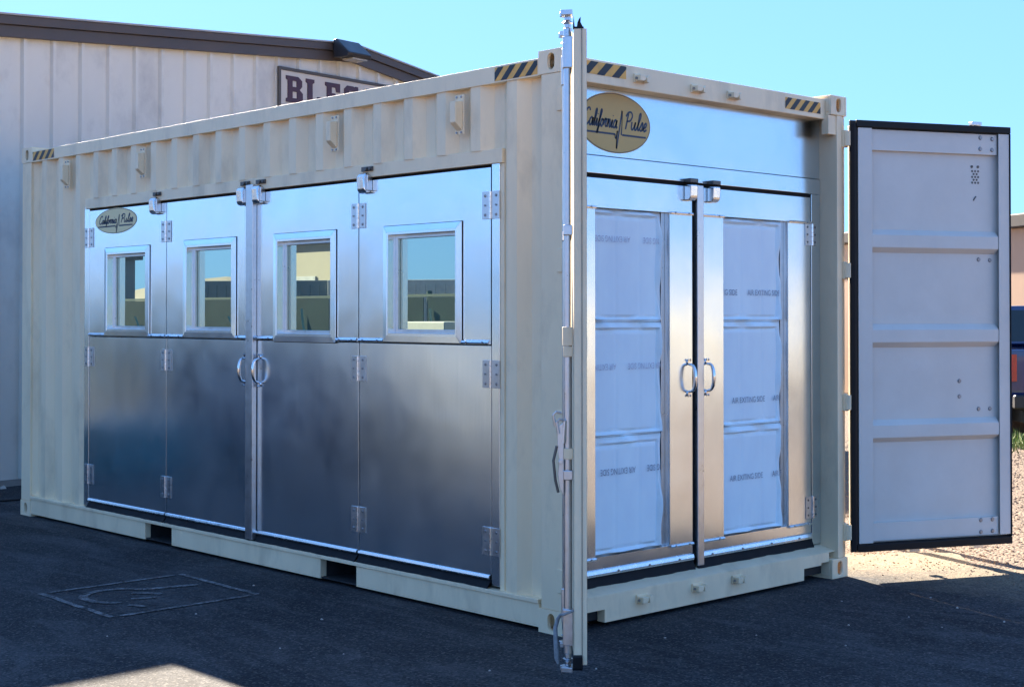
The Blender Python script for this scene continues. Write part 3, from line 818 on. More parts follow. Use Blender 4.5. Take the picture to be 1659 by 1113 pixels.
# ------------------------------------------------------------------ end wall with the filter doors
XE = -.130
b = MB(); b.box(XE - .03, XE, .10, 2.3385, 2.402, 2.835); tp = b.build('transom_panel', 'steel_end', C)
sticker(tp, lambda a, z, d: (XE + d, a, z), .512, 2.578, .278, .158, .0325, .043, .0105, ['stk', 'ink'])
b = MB(); b.box(XE - .03, XE + .006, .10, 2.3385, 2.306, 2.398); b.build('transom_bar', 'steel_end', C, bevel=.003)
b = MB(); b.box(XE - .03, XE - .012, .10, 2.3385, 2.20, 2.3058); b.build('door_stop', 'rubber', C)
b = MB(); b.box(XE - .03, XE + .004, 2.250, 2.3385, .196, 2.3055); b.build('end_jamb', 'steel_end', C, bevel=.003)
b = MB(); b.box(XE - .03, XE + .004, .1005, .154, .196, 2.3055); b.build('end_jamb', 'steel_end', C, bevel=.003)
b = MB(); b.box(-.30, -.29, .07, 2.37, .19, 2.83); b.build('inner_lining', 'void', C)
SEAM = (2.135, 1.538, .940, .326)
edoors = []
for (y0, y1, fy0, fy1) in ((.158, 1.136, .362, .942), (1.160, 2.244, 1.410, 2.013)):
    b = MB()
    b.prism('yz', rect(y0, y1, .240, 2.283), XE - .03, XE, holes=[rect(fy0, fy1, .330, 2.132)[::-1]])
    d = b.build('filter_door', 'steel_end', C); edoors.append(d)
    # sheet lapped over the stiles
    for s0, s1 in ((y0 + .002, fy0 - .003), (fy1 + .003, y1 - .002)):
        b = MB(); b.box(XE + .0005, XE + .003, s0, s1, .334, 2.122); b.build('stile_sheet', 'steel_end', d, bevel=.001)
        for zz in (2.124, .318):
            b = MB(); b.prism('xz', [(XE + .0005, zz), (XE + .012, zz), (XE + .015, zz + .007), (XE + .011, zz + .014), (XE + .0005, zz + .015)], s0, s1)
            b.v = [Vector((p[0], p[1], p[2])) for p in b.v]
            b.build('trim_strip', 'galv_bright', d)
            b = MB()
            for k in range(2): yr = s0 + (s1 - s0) * (.2 + .6 * k); b.cyl((XE + .013, yr, zz + .008), (XE + .018, yr, zz + .008), .005, 8)
            b.build('rivet', 'bolt', d)
    b = MB(); b.prism('xz', [(XE - .001, .236), (XE + .014, .236), (XE + .017, .248), (XE + .012, .266), (XE + .001, .270)], y0 + .004, y1 - .004); b.build('trim_strip', 'galv_bright', d)
    b = MB()
    for k in range(4): yr = y0 + (y1 - y0) * (.12 + .25 * k); b.cyl((XE + .015, yr, .250), (XE + .021, yr, .250), .006, 8)
    b.build('rivet', 'bolt', d)
    # rubber sweep
    b = MB(); n = 24; vs = []
    for k in range(n + 1):
        y = y0 + (y1 - y0) * k / n; w_ = .004 * math.sin(k * .8) + .003 * math.sin(k * 2.1)
        vs += [(XE + .0, y, .2355), (XE + .010 + w_, y, .215), (XE + .022 + w_, y, .184), (XE + .016 + w_, y, .184), (XE + .003 + w_, y, .214), (XE - .008, y, .2355)]
    b.add(vs, [(6 * k + j, 6 * k + (j + 1) % 6, 6 * k + 6 + (j + 1) % 6, 6 * k + 6 + j) for k in range(n) for j in range(6)])
    b.build('rubber_sweep', 'rubber', d, smooth=True)
    # inner frame lip at the right of the filters
    b = MB(); b.box(XE - .055, XE - .031, fy1 - .030, fy1 - .001, .331, 2.131); b.build('filter_channel', 'galv', d)
    # three pleated pads
    for k in range(3):
        z1, z0 = SEAM[k] - .0005, SEAM[k + 1] + .0005
        nu, nv = 56, 44; vs = []
        sx = random.uniform(0, 6)
        a0, a1 = fy0 + .002, fy1 - .032
        for jv in range(nv + 1):
            for iu in range(nu + 1):
                u, v = iu / nu, jv / nv
                # outer 6 % is a rolled hem
                def hem(t, lo, hi):
                    e = min(t / lo if lo else 9, (1 - t) / hi if hi else 9, 1.0)
                    return e
                eu, ev = hem(u, .0001, .10), hem(v, .05, .07)
                hgt = -.035 + .016 * min(eu, ev) ** .6
                eh = min(eu, ev)
                if eh < 1: hgt += .015 * math.sin(eh * math.pi) ** 2 * (1 + .7 * math.sin(9 * u + 7 * v + sx) + .4 * math.sin(21 * u + 17 * v)) - .012 * math.exp(-((eh - .93) / .10) ** 2)
                hgt += .0012 * math.sin(u * 11 + sx) + .0012 * math.sin(5 * v + 3 * u + sx)
                for gq in (.32, .66): hgt -= .0045 * math.exp(-((u - gq - .006 * math.sin(3 * v + sx)) / .016) ** 2)
                zz = z0 + (z1 - z0) * v + .003 * math.sin(7 * u + sx) * math.sin(math.pi * v)
                if jv == 0 or jv == nv: zz = z0 + (z1 - z0) * v
                vs.append((XE + hgt, a0 + (a1 - a0) * u + .004 * math.sin(9 * v + sx) * (u > .85), zz))
        b = MB(); b.add(vs, [(j * (nu + 1) + i, j * (nu + 1) + i + 1, (j + 1) * (nu + 1) + i + 1, (j + 1) * (nu + 1) + i) for j in range(nv) for i in range(nu)])
        f = b.build('filter_pad', 'fabric', d, smooth=True)
        # stamped wording
        left = fy0 < 1
        zt = ((1.955, 1.288, .742) if left else (1.690, 1.075, .634))[k]
        starts = ((.372, .745), (.262, .625), (.412, .775))[k] if left else ((1.245, 1.645), (1.50, 1.885), (1.479, 1.875))[k]
        for st in starts:
            vs2, fs2 = text2d('AIR EXITING SIDE', .046)
            w = max(p[0] for p in vs2); tw = .27 if left else .305; sc = tw / w
            b = MB()
            if left: pts = [(st + tw - p[0] * sc, zt + .034 - p[1]) for p in vs2]
            else: pts = [(st + p[0] * sc, zt + p[1]) for p in vs2]
            fs2 = [q for q in fs2 if all(fy0 + .006 < pts[i][0] < fy1 - .050 for i in q)]
            if not fs2: continue
            b.add([(XE - .0105, p[0], p[1]) for p in pts], fs2)
            b.build('stamped_wording', 'ink_faint' if (left and k < 2) else 'ink_grey', d)
b = MB(); b.box(XE + .001, XE + .022, 1.158, 1.212, .199, 2.292); b.build('astragal', 'galv', edoors[1], bevel=.004)
b = MB(); b.box(XE - .028, XE - .010, 1.1365, 1.1595, .24, 2.29); b.build('door_seal', 'rubber', C)
TE = lambda y: Matrix.Translation((XE + .003, y, 0)) @ Matrix.Rotation(math.pi / 2, 4, 'Z')
for y, par in ((1.098, edoors[0]), (1.256, edoors[1])): pull_handle(par, TE(y), 1.232)
for y, par in ((1.104, edoors[0]), (1.300, edoors[1])):
    b = MB(); z = 2.268
    b.prism('xz', [(XE + .0005, z - .065), (XE + .028, z - .066), (XE + .048, z - .045), (XE + .052, z + .022), (XE + .0005, z + .024)], y - .036, y + .026)
    b.build('latch', 'galv_bright', par, bevel=.008)
    b = MB(); b.box(XE + .0065, XE + .046, y - .034, y + .034, z + .034, z + .056); b.build('latch_strike', 'dark_metal', par, bevel=.003)
    b = MB(); b.box(XE + .004, XE + .03, y + .0265, y + .040, z - .055, z + .02); b.build('latch_lever', 'galv', par, bevel=.003)
for z in (2.060, .422):
    par = edoors[1]; y = 2.247; hh = .066
    for a, c in ((y - .062, y - .009), (y + .009, y + .048)):
        b = MB(); b.box(XE + .0045, XE + .008, a, c, z - hh, z + hh); b.build('hinge_plate', 'galv', par, bevel=.001)
    b = MB()
    for k in range(5): z0 = z - hh + k * 2 * hh / 5; b.cyl((XE + .011, y, z0 + .001), (XE + .011, y, z0 + 2 * hh / 5 - .001), .010, 10)
    b.build('hinge_knuckle', 'galv_bright', par, smooth=True)
    b = MB()
    for dy in (-.042, .034):
        for dz in (-.045, .0, .045): b.cyl((XE + .008, y + dy, z + dz), (XE + .012, y + dy, z + dz), .007, 8, r1=.004)
    b.build('hinge_screw', 'dark_metal', par)

# ------------------------------------------------------------------ the two big container doors, standing open
def frame(hx, hy, ang):
    """local x runs from hinge to free edge, local y is the outward (outer face) side, z up"""
    return Matrix.Translation((hx, hy, 0)) @ Matrix.Rotation(R(ang), 4, 'Z')

def locking_bar(par, T, u, y, with_handle, top=2.7225):
    b = MB(T); b.cyl((u, y, .20), (u, y, top - .002), .0168, 16)
    bar = b.build('locking_bar', 'galv', par, smooth=True)
    for z0, z1 in ((top - .13, top - .0005), (.225, .372)):
        b = MB(T); b.prism('xy', [(u - .028, y - .020), (u + .028, y - .020), (u + .028, y + .006), (u + .020, y + .0215), (u - .020, y + .0215), (u - .028, y + .006)], z0, z1)
        b.build('bar_guide', 'galv', par, bevel=.003)
    for z0, z1 in ((1.903, 1.946), (.90, .94)):
        b = MB(T); b.box(u - .026, u + .026, y - .020, y + .019, z0, z1); b.build('bar_clamp', 'galv', par, bevel=.004)
    # cams: neck, hexagonal shoulder, flared jaw
    for sg, zb in ((1, top), (-1, .2245)):
        b = MB(T)
        b.cyl((u, y, zb), (u, y, zb + sg * .035), .019, 12); b.cyl((u, y, zb + sg * .0352), (u, y, zb + sg * .055), .015, 6)
        b.cyl((u, y, zb + sg * .0552), (u, y, zb + sg * .066), .024, 10, r1=.017)
        b.cyl((u, y, zb + sg * .0662), (u, y, zb + sg * .085), .014, 8)
        zz = zb + sg * .0852
        b.prism('xy', [(u - .036, y - .022), (u + .040, y - .018), (u + .030, y + .030), (u + .006, y + .022), (u - .012, y + .034), (u - .034, y + .014)], zz, zz + sg * .022)
        b.build('bar_cam', 'galv', par, bevel=.003)
    if with_handle:
        # bracket plates holding the handle hub, catch and the hanging lever
        b = MB(T); b.box(u - .030, u + .030, y - .020, y + .022, 1.450, 1.527); b.box(u - .026, u + .028, y - .020, y + .020, 1.405, 1.447); b.build('bar_retainer', 'beige', par, bevel=.003)
        b = MB(T)
        pts = [(u + .004, y + .052, 1.120), (u + .004, y + .060, 1.165), (u + .004, y + .048, 1.178), (u + .004, y + .026, 1.172)]
        b.tube(pts, .006, 6); b.tube([(p[0] + .012, p[1] - .014, p[2] - .03) for p in pts] + [(u + .016, y + .018, 1.05)], .007, 6)
        b.build('handle_catch', 'galv', par, smooth=True)
        b = MB(T)
        b.prism('yz', [(y + .019, 1.135), (y + .040, 1.120), (y + .044, 1.03), (y + .036, .985), (y + .042, .92), (y + .034, .868), (y + .019, .835), (y + .0175, .93), (y + .0175, 1.02)], u - .004, u + .012)
        b.cyl((u + .0125, y + .030, .975), (u + .018, y + .030, .975), .010, 10)
        b.build('locking_handle', 'galv', par, bevel=.002)
        b = MB(T); b.box(u - .010, u + .024, y - .020, y + .018, .985, 1.03); b.build('handle_hub', 'beige', par, bevel=.003)
        b = MB(T); b.tube([(u + .02, y + .046, 1.04), (u + .02, y + .060, .98), (u + .02, y + .052, .90), (u + .018, y + .040, .85)], .006, 6); b.build('handle_lever', 'dark_metal', par, smooth=True)

def container_door(T, width, label, near):
    th = .052; z0, z1 = .157, 2.745
    b = MB(T)
    if near:
        b.box(.0, width, -th, 0, z0, z1)
    else:
        b.box(.013, width, -.016, 0, z0 + .02, z1 - .02)
    d = b.build('container_door', 'beige' if near else 'inner_paint', C, bevel=.003)
    d['label'] = label
    return d
# near door, seen on its edge
TL = frame(.037, -.002, -44.4) @ Matrix.Scale(-1, 4, (0, 1, 0))       # outward side is to the camera's left
wl = 1.2005
ld = container_door(TL, wl, 'left end door, swung open and seen on its edge', True)
b = MB(TL); b.box(wl + .0002, wl + .0035, -.033, -.031, .160, 2.742); b.build('edge_seam', 'dark_metal', ld)
b = MB(TL); b.prism('xz', rect(.06, wl - .06, .20, 2.70), -.0535, -.0522, holes=[rect(.15, wl - .15, .32, 2.58)[::-1]]); b.build('door_frame', 'inner_paint', ld)
b = MB(TL); b.box(.1505, wl - .1505, -.0530, -.0522, .3205, 2.5795); b.build('inner_panel', 'inner_paint', ld)
for zb, zc in ((2.065, 1.989), (1.486, 1.410), (.905, .830)):
    b = MB(TL); b.prism('yz', [(-.0532, zb + .03), (-.058, zb), (-.058, zc), (-.0532, zc - .03)], .152, wl - .152); b.build('stiffening_rib', 'inner_paint', ld)
for u0, u1 in ((.005, .050), (wl - .058, wl - .040)):
    b = MB(TL); b.box(u0, u1, -.0535, -.0522, .165, 2.735); b.build('door_gasket', 'gasket', ld)
b = MB(TL)
b.prism('xz', [(wl - .03, 2.7455), (wl + .002, 2.7455), (wl + .002, 2.752), (wl - .012, 2.752), (wl - .03, 2.752)], -.040, .004)
b.prism('yz', [(-.036, 2.7525), (-.012, 2.7525), (-.014, 2.768), (-.020, 2.783), (-.028, 2.792), (-.027, 2.770)], wl - .03, wl + .001)
b.prism('yz', [(-.004, 2.7525), (.004, 2.7525), (.001, 2.80)], wl - .03, wl - .02)
b.build('gasket_corner', 'gasket', ld)
b = MB(TL); b.prism('xz', [(wl + .003, .20), (wl + .020, .195), (wl + .018, .145), (wl - .02, .130), (wl - .03, .156), (wl + .003, .156)], -.034, .006); b.build('gasket_corner', 'gasket', ld, bevel=.003)
locking_bar(ld, TL, wl - .070, .024, True)
locking_bar(ld, TL, wl - .52, .024, False)
# far door, inner face to the camera
TRM = frame(.030, 2.434, 65.6)
TRM = TRM @ Matrix.Translation((0, .052, 0))        # inner face lies .052 behind the outer one
wr = 1.150
rd = container_door(TRM, wr, 'right end door, swung wide open with its pale inner face showing', False)
b = MB(TRM)
b.prism('xz', rect(0, wr, .157, 2.745), -.0515, -.0162, holes=[rect(.148, 1.064, .318, 2.578)[::-1]])
fr = b
b2 = MB(TRM); b2.box(.050, .148, -.0560, -.0517, .196, 2.712); b2.build('door_stile', 'inner_paint', rd, bevel=.002)
b2 = MB(TRM); b2.box(1.064, 1.143, -.0560, -.0517, .205, 2.712); b2.build('door_stile', 'inner_paint', rd, bevel=.002)
for zz0, zz1 in ((.205, .316), (2.580, 2.708)):
    b2 = MB(TRM); b2.box(.1485, 1.0635, -.0400, -.0165, zz0, zz1); b2.build('door_rail', 'inner_paint', rd, bevel=.002)
b2 = MB(TRM); b2.prism('xz', rect(.012, wr, .157, 2.745), -.0520, -.0162, holes=[rect(.0492, 1.1438, .1952, 2.7128)[::-1]]); b2.build('door_frame', 'gasket', rd)
for za, zb, zc, zd in ((2.091, 2.065, 1.989, 1.963), (1.514, 1.486, 1.410, 1.383), (.931, .905, .830, .806)):
    b2 = MB(TRM)
    b2.prism('yz', [(-.0165, za + .008), (-.052, zb), (-.052, zc), (-.0165, zd - .006)], .1495, 1.0625)
    b2.build('stiffening_rib', 'inner_paint', rd, bevel=.002)
# rubber lip all round
b2 = MB(TRM)
for q in (((-.012, .002), (.150, 2.752)),):
    b2.box(-.012, .027, -.0700, -.0522, .150, 2.752)
    b2.box(.0345, wr + .001, -.0640, -.0522, 2.716, 2.757)
    b2.box(.0345, wr + .001, -.0640, -.0522, .146, .190)
    b2.box(wr - .006, wr + .001, -.0640, -.0522, .1905, 2.7155)
b2.build('door_gasket', 'gasket', rd, bevel=.005)
b2 = MB(TRM); b2.box(-.010, .012, -.0740, -.0702, .17, 2.73); b2.build('gasket_lip', 'rubber', rd)
bolts = [(.940, 2.685), (1.028, 2.680), (.939, 2.615), (1.027, 2.612), (.941, 1.924), (1.024, 1.921), (.795, 1.166), (.795, 1.070), (.936, .990), (1.020, .990), (.932, .299), (1.018, .300), (.932, .226), (1.018, .228)]
b2 = MB(TRM)
for u, z in bolts:
    y = -.0401 if (z > 2.58 or z < .316) else -.0161
    b2.cyl((u, y, z), (u, y - .007, z), .014, 10, r1=.010)
b2.build('bolt', 'bolt', rd, smooth=True)
b2 = MB(TRM)
for r_ in range(5):
    for c_ in range(3 - (r_ % 2)):
        b2.cyl((.896 + c_ * .022 + (r_ % 2) * .011, -.0161, 2.405 + r_ * .018), (.896 + c_ * .022 + (r_ % 2) * .011, -.0175, 2.405 + r_ * .018), .0075, 8)
for u in (.893, .938): b2.cyl((u, -.0161, 2.505), (u, -.0195, 2.505), .009, 8)
b2.tube([(.905, -.0165, 2.292), (.910, -.0185, 2.305), (.922, -.0185, 2.318)], .004, 6)
b2.build('vent_hole', 'dark_metal', rd)
locking_bar(rd, TRM, .950, .027, False, 2.685)
locking_bar(rd, TRM, .48, .027, False, 2.62)
b2 = MB(TRM); b2.prism('xz', rect(wr + .001, wr + .045, 1.395, 1.490), .004, .016, holes=[rect(wr + .014, wr + .036, 1.410, 1.448)[::-1]]); b2.build('handle_plate', 'beige', rd, bevel=.002)

# cloth tie hanging from the foot of the near bar
T0 = TL
b = MB(T0); u = wl - .07; y = .024
b.tube([(u + .03, -.0, .37), (u + .028, y + .02, .352), (u - .01, y + .030, .345), (u - .02, y + .042, .325), (u - .012, y + .052, .29), (u - .008, y + .050, .23), (u - .006, y + .046, .17), (u - .006, y + .040, .145)], .006, 7,
       rs=[.005, .006, .006, .008, .009, .010, .011, .006])
tag(b.build('cloth_tie', 'string', smooth=True), 'grey cloth tie knotted round the foot of the left door bar', 'tie')

# ------------------------------------------------------------------ gable building behind, left
WA = R(98.0); wd = Vector((math.cos(WA), math.sin(WA), 0)); wn = Vector((wd.y, -wd.x, 0))      # along the wall, outwards
WB = Vector((-7.929, .662, 0))
TW = Matrix(((wd.x, wn.x, 0, WB.x), (wd.y, wn.y, 0, WB.y), (0, 0, 1, 0), (0, 0, 0, 1)))           # local x along, local y outwards
BL = thing('metal_building', WB, 'pale ribbed metal building with a brown gable trim behind the container', 'building')
S0, SR, S1 = -1.5, 4.45, 10.6
def roofz(s): return 4.325 + .0835 * s if s < SR else 4.325 + .0835 * SR - .130 * (s - SR)
p = .3146; k = 0
s = .25 - 6 * p
while s < S1:
    s0, s1 = max(s, S0), min(s + p, S1)
    if s1 - s0 > .02:
        b = MB(TW)
        r0, r1 = s1 - .062, s1 - .002
        pr = [(s0, 0), (max(s0, r0 - .0), 0), (r0 + .014, .038), (r1 - .014, .038), (r1, 0)]
        za = [.06] * 5; zt = [roofz(q[0]) - .12 for q in pr]
        vs = [(q[0], q[1], z) for q, z in zip(pr, za)] + [(q[0], q[1], z) for q, z in zip(pr, zt)] + [(s0, -.02, .06), (s1 - .002, -.02, .06), (s1 - .002, -.02, zt[-1]), (s0, -.02, zt[0])]
        b.add(vs, [(i, i + 1, 6 + i, 5 + i) for i in range(4)] + [(10, 13, 12, 11), (0, 5, 13, 10), (4, 11, 12, 9), (5, 6, 7, 8, 9, 12, 13), (0, 10, 11, 4, 3, 2, 1)])
        b.build('wall_panel', 'wall_paint', BL)
    s += p
b = MB(TW); b.box(S0, S1, -.30, .02, -.02, .058); b.build('foundation', 'concrete', BL)
for a, c in ((S0 - .15, SR - .001), (SR + .001, S1 + .15)):
    for dz0, dz1, yy, nm in ((-.085, .0, .10, 'fascia'), (-.200, -.0855, .07, 'fascia')):
        b = MB(TW)
        b.prism('xz', [(a, roofz(a) + dz0), (c, roofz(c) + dz0), (c, roofz(c) + dz1), (a, roofz(a) + dz1)], .042, yy)
        b.build(nm, 'trim_brown', BL, bevel=.006)
    b = MB(TW)
    zs = [roofz(a), roofz(c)]
    b.prism('xz', [(a, zs[0] + .0005), (c, zs[1] + .0005), (c, zs[1] + .018), (a, zs[0] + .018)], -14, .115); b.build('roof', 'roof_metal', BL)
b = MB(TW); b.box(S0, S0 + .04, -14, -.021, 0, roofz(S0) - .1); b.build('side_wall', 'wall_paint', BL)
b = MB(TW); b.box(S1 - .04, S1, -14, -.021, 0, roofz(S1) - .1); b.build('side_wall', 'wall_paint', BL)
b = MB(TW); b.prism('xz', [(S0 + .041, 0), (S1 - .041, 0), (S1 - .041, roofz(S1) - .1), (SR, roofz(SR) - .1), (S0 + .041, roofz(S0) - .1)], -14, -13.96); b.build('back_wall', 'wall_paint', BL)

# sign with slab letters
sg0, sg1, sgz0, sgz1 = 3.33, 5.10, 3.80, 4.305
SG = thing('shop_sign', TW @ Vector(((sg0 + sg1) / 2, .05, sgz0)), 'cream sign with maroon slab letters on the gable wall', 'sign')
b = MB(TW); b.box(sg0 + .035, sg1 - .035, .0395, .058, sgz0 + .035, sgz1 - .035); b.build('sign_board', 'sign_board', SG)
b = MB(TW); b.prism('xz', rect(sg0, sg1, sgz0, sgz1), .0395, .072, holes=[rect(sg0 + .034, sg1 - .034, sgz0 + .034, sgz1 - .034)[::-1]]); b.build('sign_frame', 'sign_frame', SG, bevel=.004)
def letter(ch, s, z, w, h):
    P = {'B': ([(0, 0), (0, .13), (.1, .17), (.1, .83), (0, .87), (0, 1), (.68, 1), (.9, .86), (.9, .64), (.76, .51), (.94, .38), (.94, .14), (.72, 0)], [[(.36, .60), (.60, .60), (.60, .83), (.36, .83)], [(.36, .17), (.62, .17), (.62, .42), (.36, .42)]]),
         'L': ([(0, 0), (0, .13), (.1, .17), (.1, .83), (0, .87), (0, 1), (.48, 1), (.48, .87), (.38, .83), (.38, .18), (.62, .18), (.66, .36), (.9, .36), (.9, 0)], []),
         'E': ([(0, 0), (0, .13), (.1, .17), (.1, .83), (0, .87), (0, 1), (.88, 1), (.88, .66), (.66, .66), (.62, .83), (.38, .83), (.38, .6), (.6, .6), (.6, .42), (.38, .42), (.38, .17), (.62, .17), (.68, .36), (.9, .36), (.9, 0)], []),
         'S': ([(.0, .0), (.18, .0), (.22, .05), (.30, 0), (.70, 0), (.9, .15), (.9, .46), (.74, .60), (.32, .64), (.30, .80), (.58, .80), (.62, .66), (.86, .66), (.86, 1), (.68, 1), (.64, .95), (.56, 1), (.2, 1), (.02, .86), (.02, .56), (.18, .44), (.58, .40), (.60, .20), (.30, .20), (.24, .36), (0, .36)], [])}[ch]
    b = MB(TW)
    b.prism('xz', [(s + a * w, z + c * h) for a, c in P[0]], .0582, .068, holes=[[(s + a * w, z + c * h) for a, c in hh] for hh in P[1]])
    b.build('letter', 'sign_text', SG)
for i, ch in enumerate('BLESS'): letter(ch, 3.440 + i * .297, 3.925, .265, .292)
# flood lamp on the ridge
LP = thing('wall_lamp', TW @ Vector((4.48, .18, 4.55)), 'dark bronze flood lamp fixed to the gable peak', 'lamp')
b = MB(TW)
b.prism('yz', [(.12, 4.70), (.17, 4.71), (.38, 4.535), (.36, 4.49), (.12, 4.50)], 4.10, 4.47); b.build('lamp_housing', 'lamp_dark', LP, bevel=.012)
b = MB(TW); b.box(4.20, 4.43, .17, .34, 4.473, 4.4895); b.build('lamp_lens', 'lamp_glass', LP)
b = MB(TW); b.box(4.18, 4.38, .1035, .1195, 4.52, 4.68); b.build('lamp_bracket', 'lamp_dark', LP)
# black cable at the wall foot
b = MB(); b.tube([(-7.75, -.75, .010), (-7.3, -.4, .010), (-6.98, -.1, .010), (-6.90, .25, .010), (-6.88, .7, .010), (-6.95, 1.4, .010)], .010, 6)
tag(b.build('cable', 'cable', smooth=True), 'black cable lying on the asphalt behind the container corner', 'cable')

# pebbles and chips lying on the asphalt
spots = [(-3.10, -2.20, .012), (-1.15, -.62, .014), (-1.72, -1.02, .010), (-1.55, -1.62, .008), (.35, .35, .012), (.62, .72, .010), (.80, 1.25, .012), (.55, -.35, .010), (.95, 2.05, .012), (.42, 1.75, .010), (1.3, 1.9, .012),
         (.9, 1.65, .009), (-.75, -1.15, .010), (-2.2, -.35, .012), (.25, -.72, .010), (1.15, 1.55, .009), (.7, 2.2, .010), (-.45, -1.0, .008), (1.05, .85, .010), (-3.4, -1.4, .010), (-7.80, .63, .035)]
for x, y, r in spots:
    if r < .03: r *= .62
    b = MB(); pebble(b, x, y, .0, r); o = b.build('pebble', 'stone', origin=(x, y, 0))
    if r > .03: tag(o, 'fist-sized pale stone by the foot of the metal wall', 'stone')
    else: tag(o, 'tiny pale pebble lying on the dark asphalt', 'pebble', 'pebbles scattered on the asphalt')

for x, y, h, lab in ((-1.5, 4.03, 1.32, 'unseen pipe post assumed from its shadow stripe, nearer of the two'), (-1.52, 4.27, 1.28, 'unseen pipe post assumed from its shadow stripe, farther of the two')):
    PP = thing('assumed_post', (x, y, -.012), lab, 'post', 'unseen pipe posts assumed from shadow stripes')  # unseen posts added to cast the shadow stripes under the right door
    b = MB(); b.cyl((x, y, -.05), (x, y, h), .045, 12); b.build('pipe', 'galv', PP, smooth=True)
    b = MB(); b.cyl((x, y, h + .0005), (x, y, h + .03), .052, 12, r1=.03); b.build('cap', 'galv', PP, smooth=True)
# ------------------------------------------------------------------ far right: tan building, trucks
ta = Vector((-12.05, 20.23, 0)); tb = Vector((-2.8, 15.54, 0)); td = (tb - ta).normalized(); tnn = Vector((td.y, -td.x, 0)); tl = (tb - ta).length
TT = Matrix(((td.x, tnn.x, 0, ta.x), (td.y, tnn.y, 0, ta.y), (0, 0, 1, 0), (0, 0, 0, 1)))
TB = thing('tan_building', ta, 'tan stucco building with a dark flat roof edge beyond the blue pickup', 'building')
b = MB(TT); b.box(-3, tl + 6, -9, 0, -.012, 3.02); b.build('wall', 'stucco', TB, bevel=.02)
b = MB(TT); b.box(-3.15, tl + 6.15, -9.1, .16, 3.021, 3.24); b.build('roof_edge', 'roof_dark', TB, bevel=.02)

def pickup(name, label, paint, loc, rz):
    o = thing(name, (0, 0, 0), label, 'truck')
    b = MB()    # body side outline, length along x, front at +x
    b.prism('xz', [(-2.85, .55), (-2.88, .75), (-2.86, 1.28), (-.62, 1.28), (-.60, 1.30), (1.18, 1.30), (1.30, 1.24), (2.70, 1.14), (2.84, 1.02), (2.88, .60), (2.80, .42), (2.30, .42), (2.22, .70), (2.05, .88), (1.80, .94), (1.52, .88), (1.36, .70), (1.28, .42), (-1.32, .42), (-1.40, .70), (-1.56, .88), (-1.82, .94), (-2.06, .88), (-2.22, .70), (-2.30, .50)], -.98, .98)
    b.build('body', paint, o, bevel=.03)
    b = MB()
    vs = []
    for y_, k in ((-.94, 0), (.94, 0)):
        vs += [(-.66, y_, 1.301), (1.22, y_, 1.301), (.52, y_ * .80, 1.90), (-.56, y_ * .80, 1.91)]
    b.add(vs, [(0, 1, 2, 3), (7, 6, 5, 4), (0, 4, 5, 1), (1, 5, 6, 2), (2, 6, 7, 3), (3, 7, 4, 0)]); b.build('cab', paint, o, bevel=.04)
    def slab(p, nm, m, th=.006):
        p = [Vector(q) for q in p]; nn = (p[1] - p[0]).cross(p[2] - p[0]).normalized() * th
        q = MB(); q.add([v_ for v_ in p] + [v_ + nn for v_ in p], [(0, 1, 2, 3), (7, 6, 5, 4), (0, 4, 5, 1), (1, 5, 6, 2), (2, 6, 7, 3), (3, 7, 4, 0)]); q.build(nm, m, o)
    for sg in (-1, 1):
        def pt(x, t): return (x, sg * (.945 - .188 * t), 1.301 + .603 * t)
        w1 = [pt(-.50, .14), pt(.22, .14), pt(.16, .86), pt(-.46, .86)]; w2 = [pt(.30, .14), pt(1.00, .14), pt(.50, .86), pt(.24, .86)]
        slab(w1 if sg < 0 else w1[::-1], 'side_window', 'car_glass'); slab(w2 if sg < 0 else w2[::-1], 'side_window', 'car_glass')
        b = MB(); b.prism('xz', [(-2.875, .84), (-2.78, .86), (-2.80, 1.20), (-2.87, 1.22)], sg * .9805, sg * .995); b.build('tail_light', 'red_lens', o, bevel=.004)
        b = MB(); b.box(-2.90, -2.881, sg * .925 - .045, sg * .925 + .045, .84, 1.22); b.build('tail_light', 'red_lens', o, bevel=.004)
        b = MB(); b.box(2.70, 2.87, sg * .72 - .2, sg * .72 + .2, .86, 1.02); b.build('headlight', 'lamp_glass', o, bevel=.03)
        b = MB(); b.box(.86, 1.02, min(sg * .98, sg * 1.16), max(sg * .98, sg * 1.16), 1.30, 1.46); b.build('wing_mirror', 'plastic_black', o, bevel=.02)
        b = MB(); b.cyl((.10, sg * .981, 1.17), (.28, sg * .986, 1.17), .015, 8); b.build('door_handle', paint, o)
        for x in (-1.82, 1.80):
            w = MB(); w.cyl((x, sg * .72, .39), (x, sg * .96, .39), .39, 28); wh = w.build('wheel', 'tyre', o, bevel=.02)
            w = MB(); w.cyl((x, sg * .9605, .39), (x, sg * .966, .39), .24, 20); w.build('rim', 'galv', wh)
    slab([(-.655, -.72, 1.36), (-.655, .72, 1.36), (-.575, .64, 1.84), (-.575, -.64, 1.84)][::-1], 'rear_window', 'car_glass')
    slab([(1.18, -.80, 1.35), (.58, -.68, 1.85), (.58, .68, 1.85), (1.18, .80, 1.35)][::-1], 'windscreen', 'car_glass')
    b = MB(); b.box(-3.02, -2.885, -.95, .95, .46, .66); b.build('bumper', 'plastic_black', o, bevel=.03)
    b = MB(); b.box(2.84, 2.98, -.95, .95, .44, .64); b.build('bumper', 'galv', o, bevel=.03)
    b = MB(); b.box(-2.60, 2.4, -.7, .7, .25, .4195); b.build('underbody', 'plastic_black', o)
    o.location = loc; o.rotation_euler = (0, 0, rz)
    return o
pickup('pickup_truck', 'dark blue pickup truck with a red tail light beyond the open right door', 'blue_paint', (-5.315, 14.40, -.012), R(137)).scale = (.9, .9, .9)
pickup('pickup_truck', 'white pickup truck glimpsed through the gap beside the right post', 'white_paint', (-13.4, 18.2, -.012), R(150))

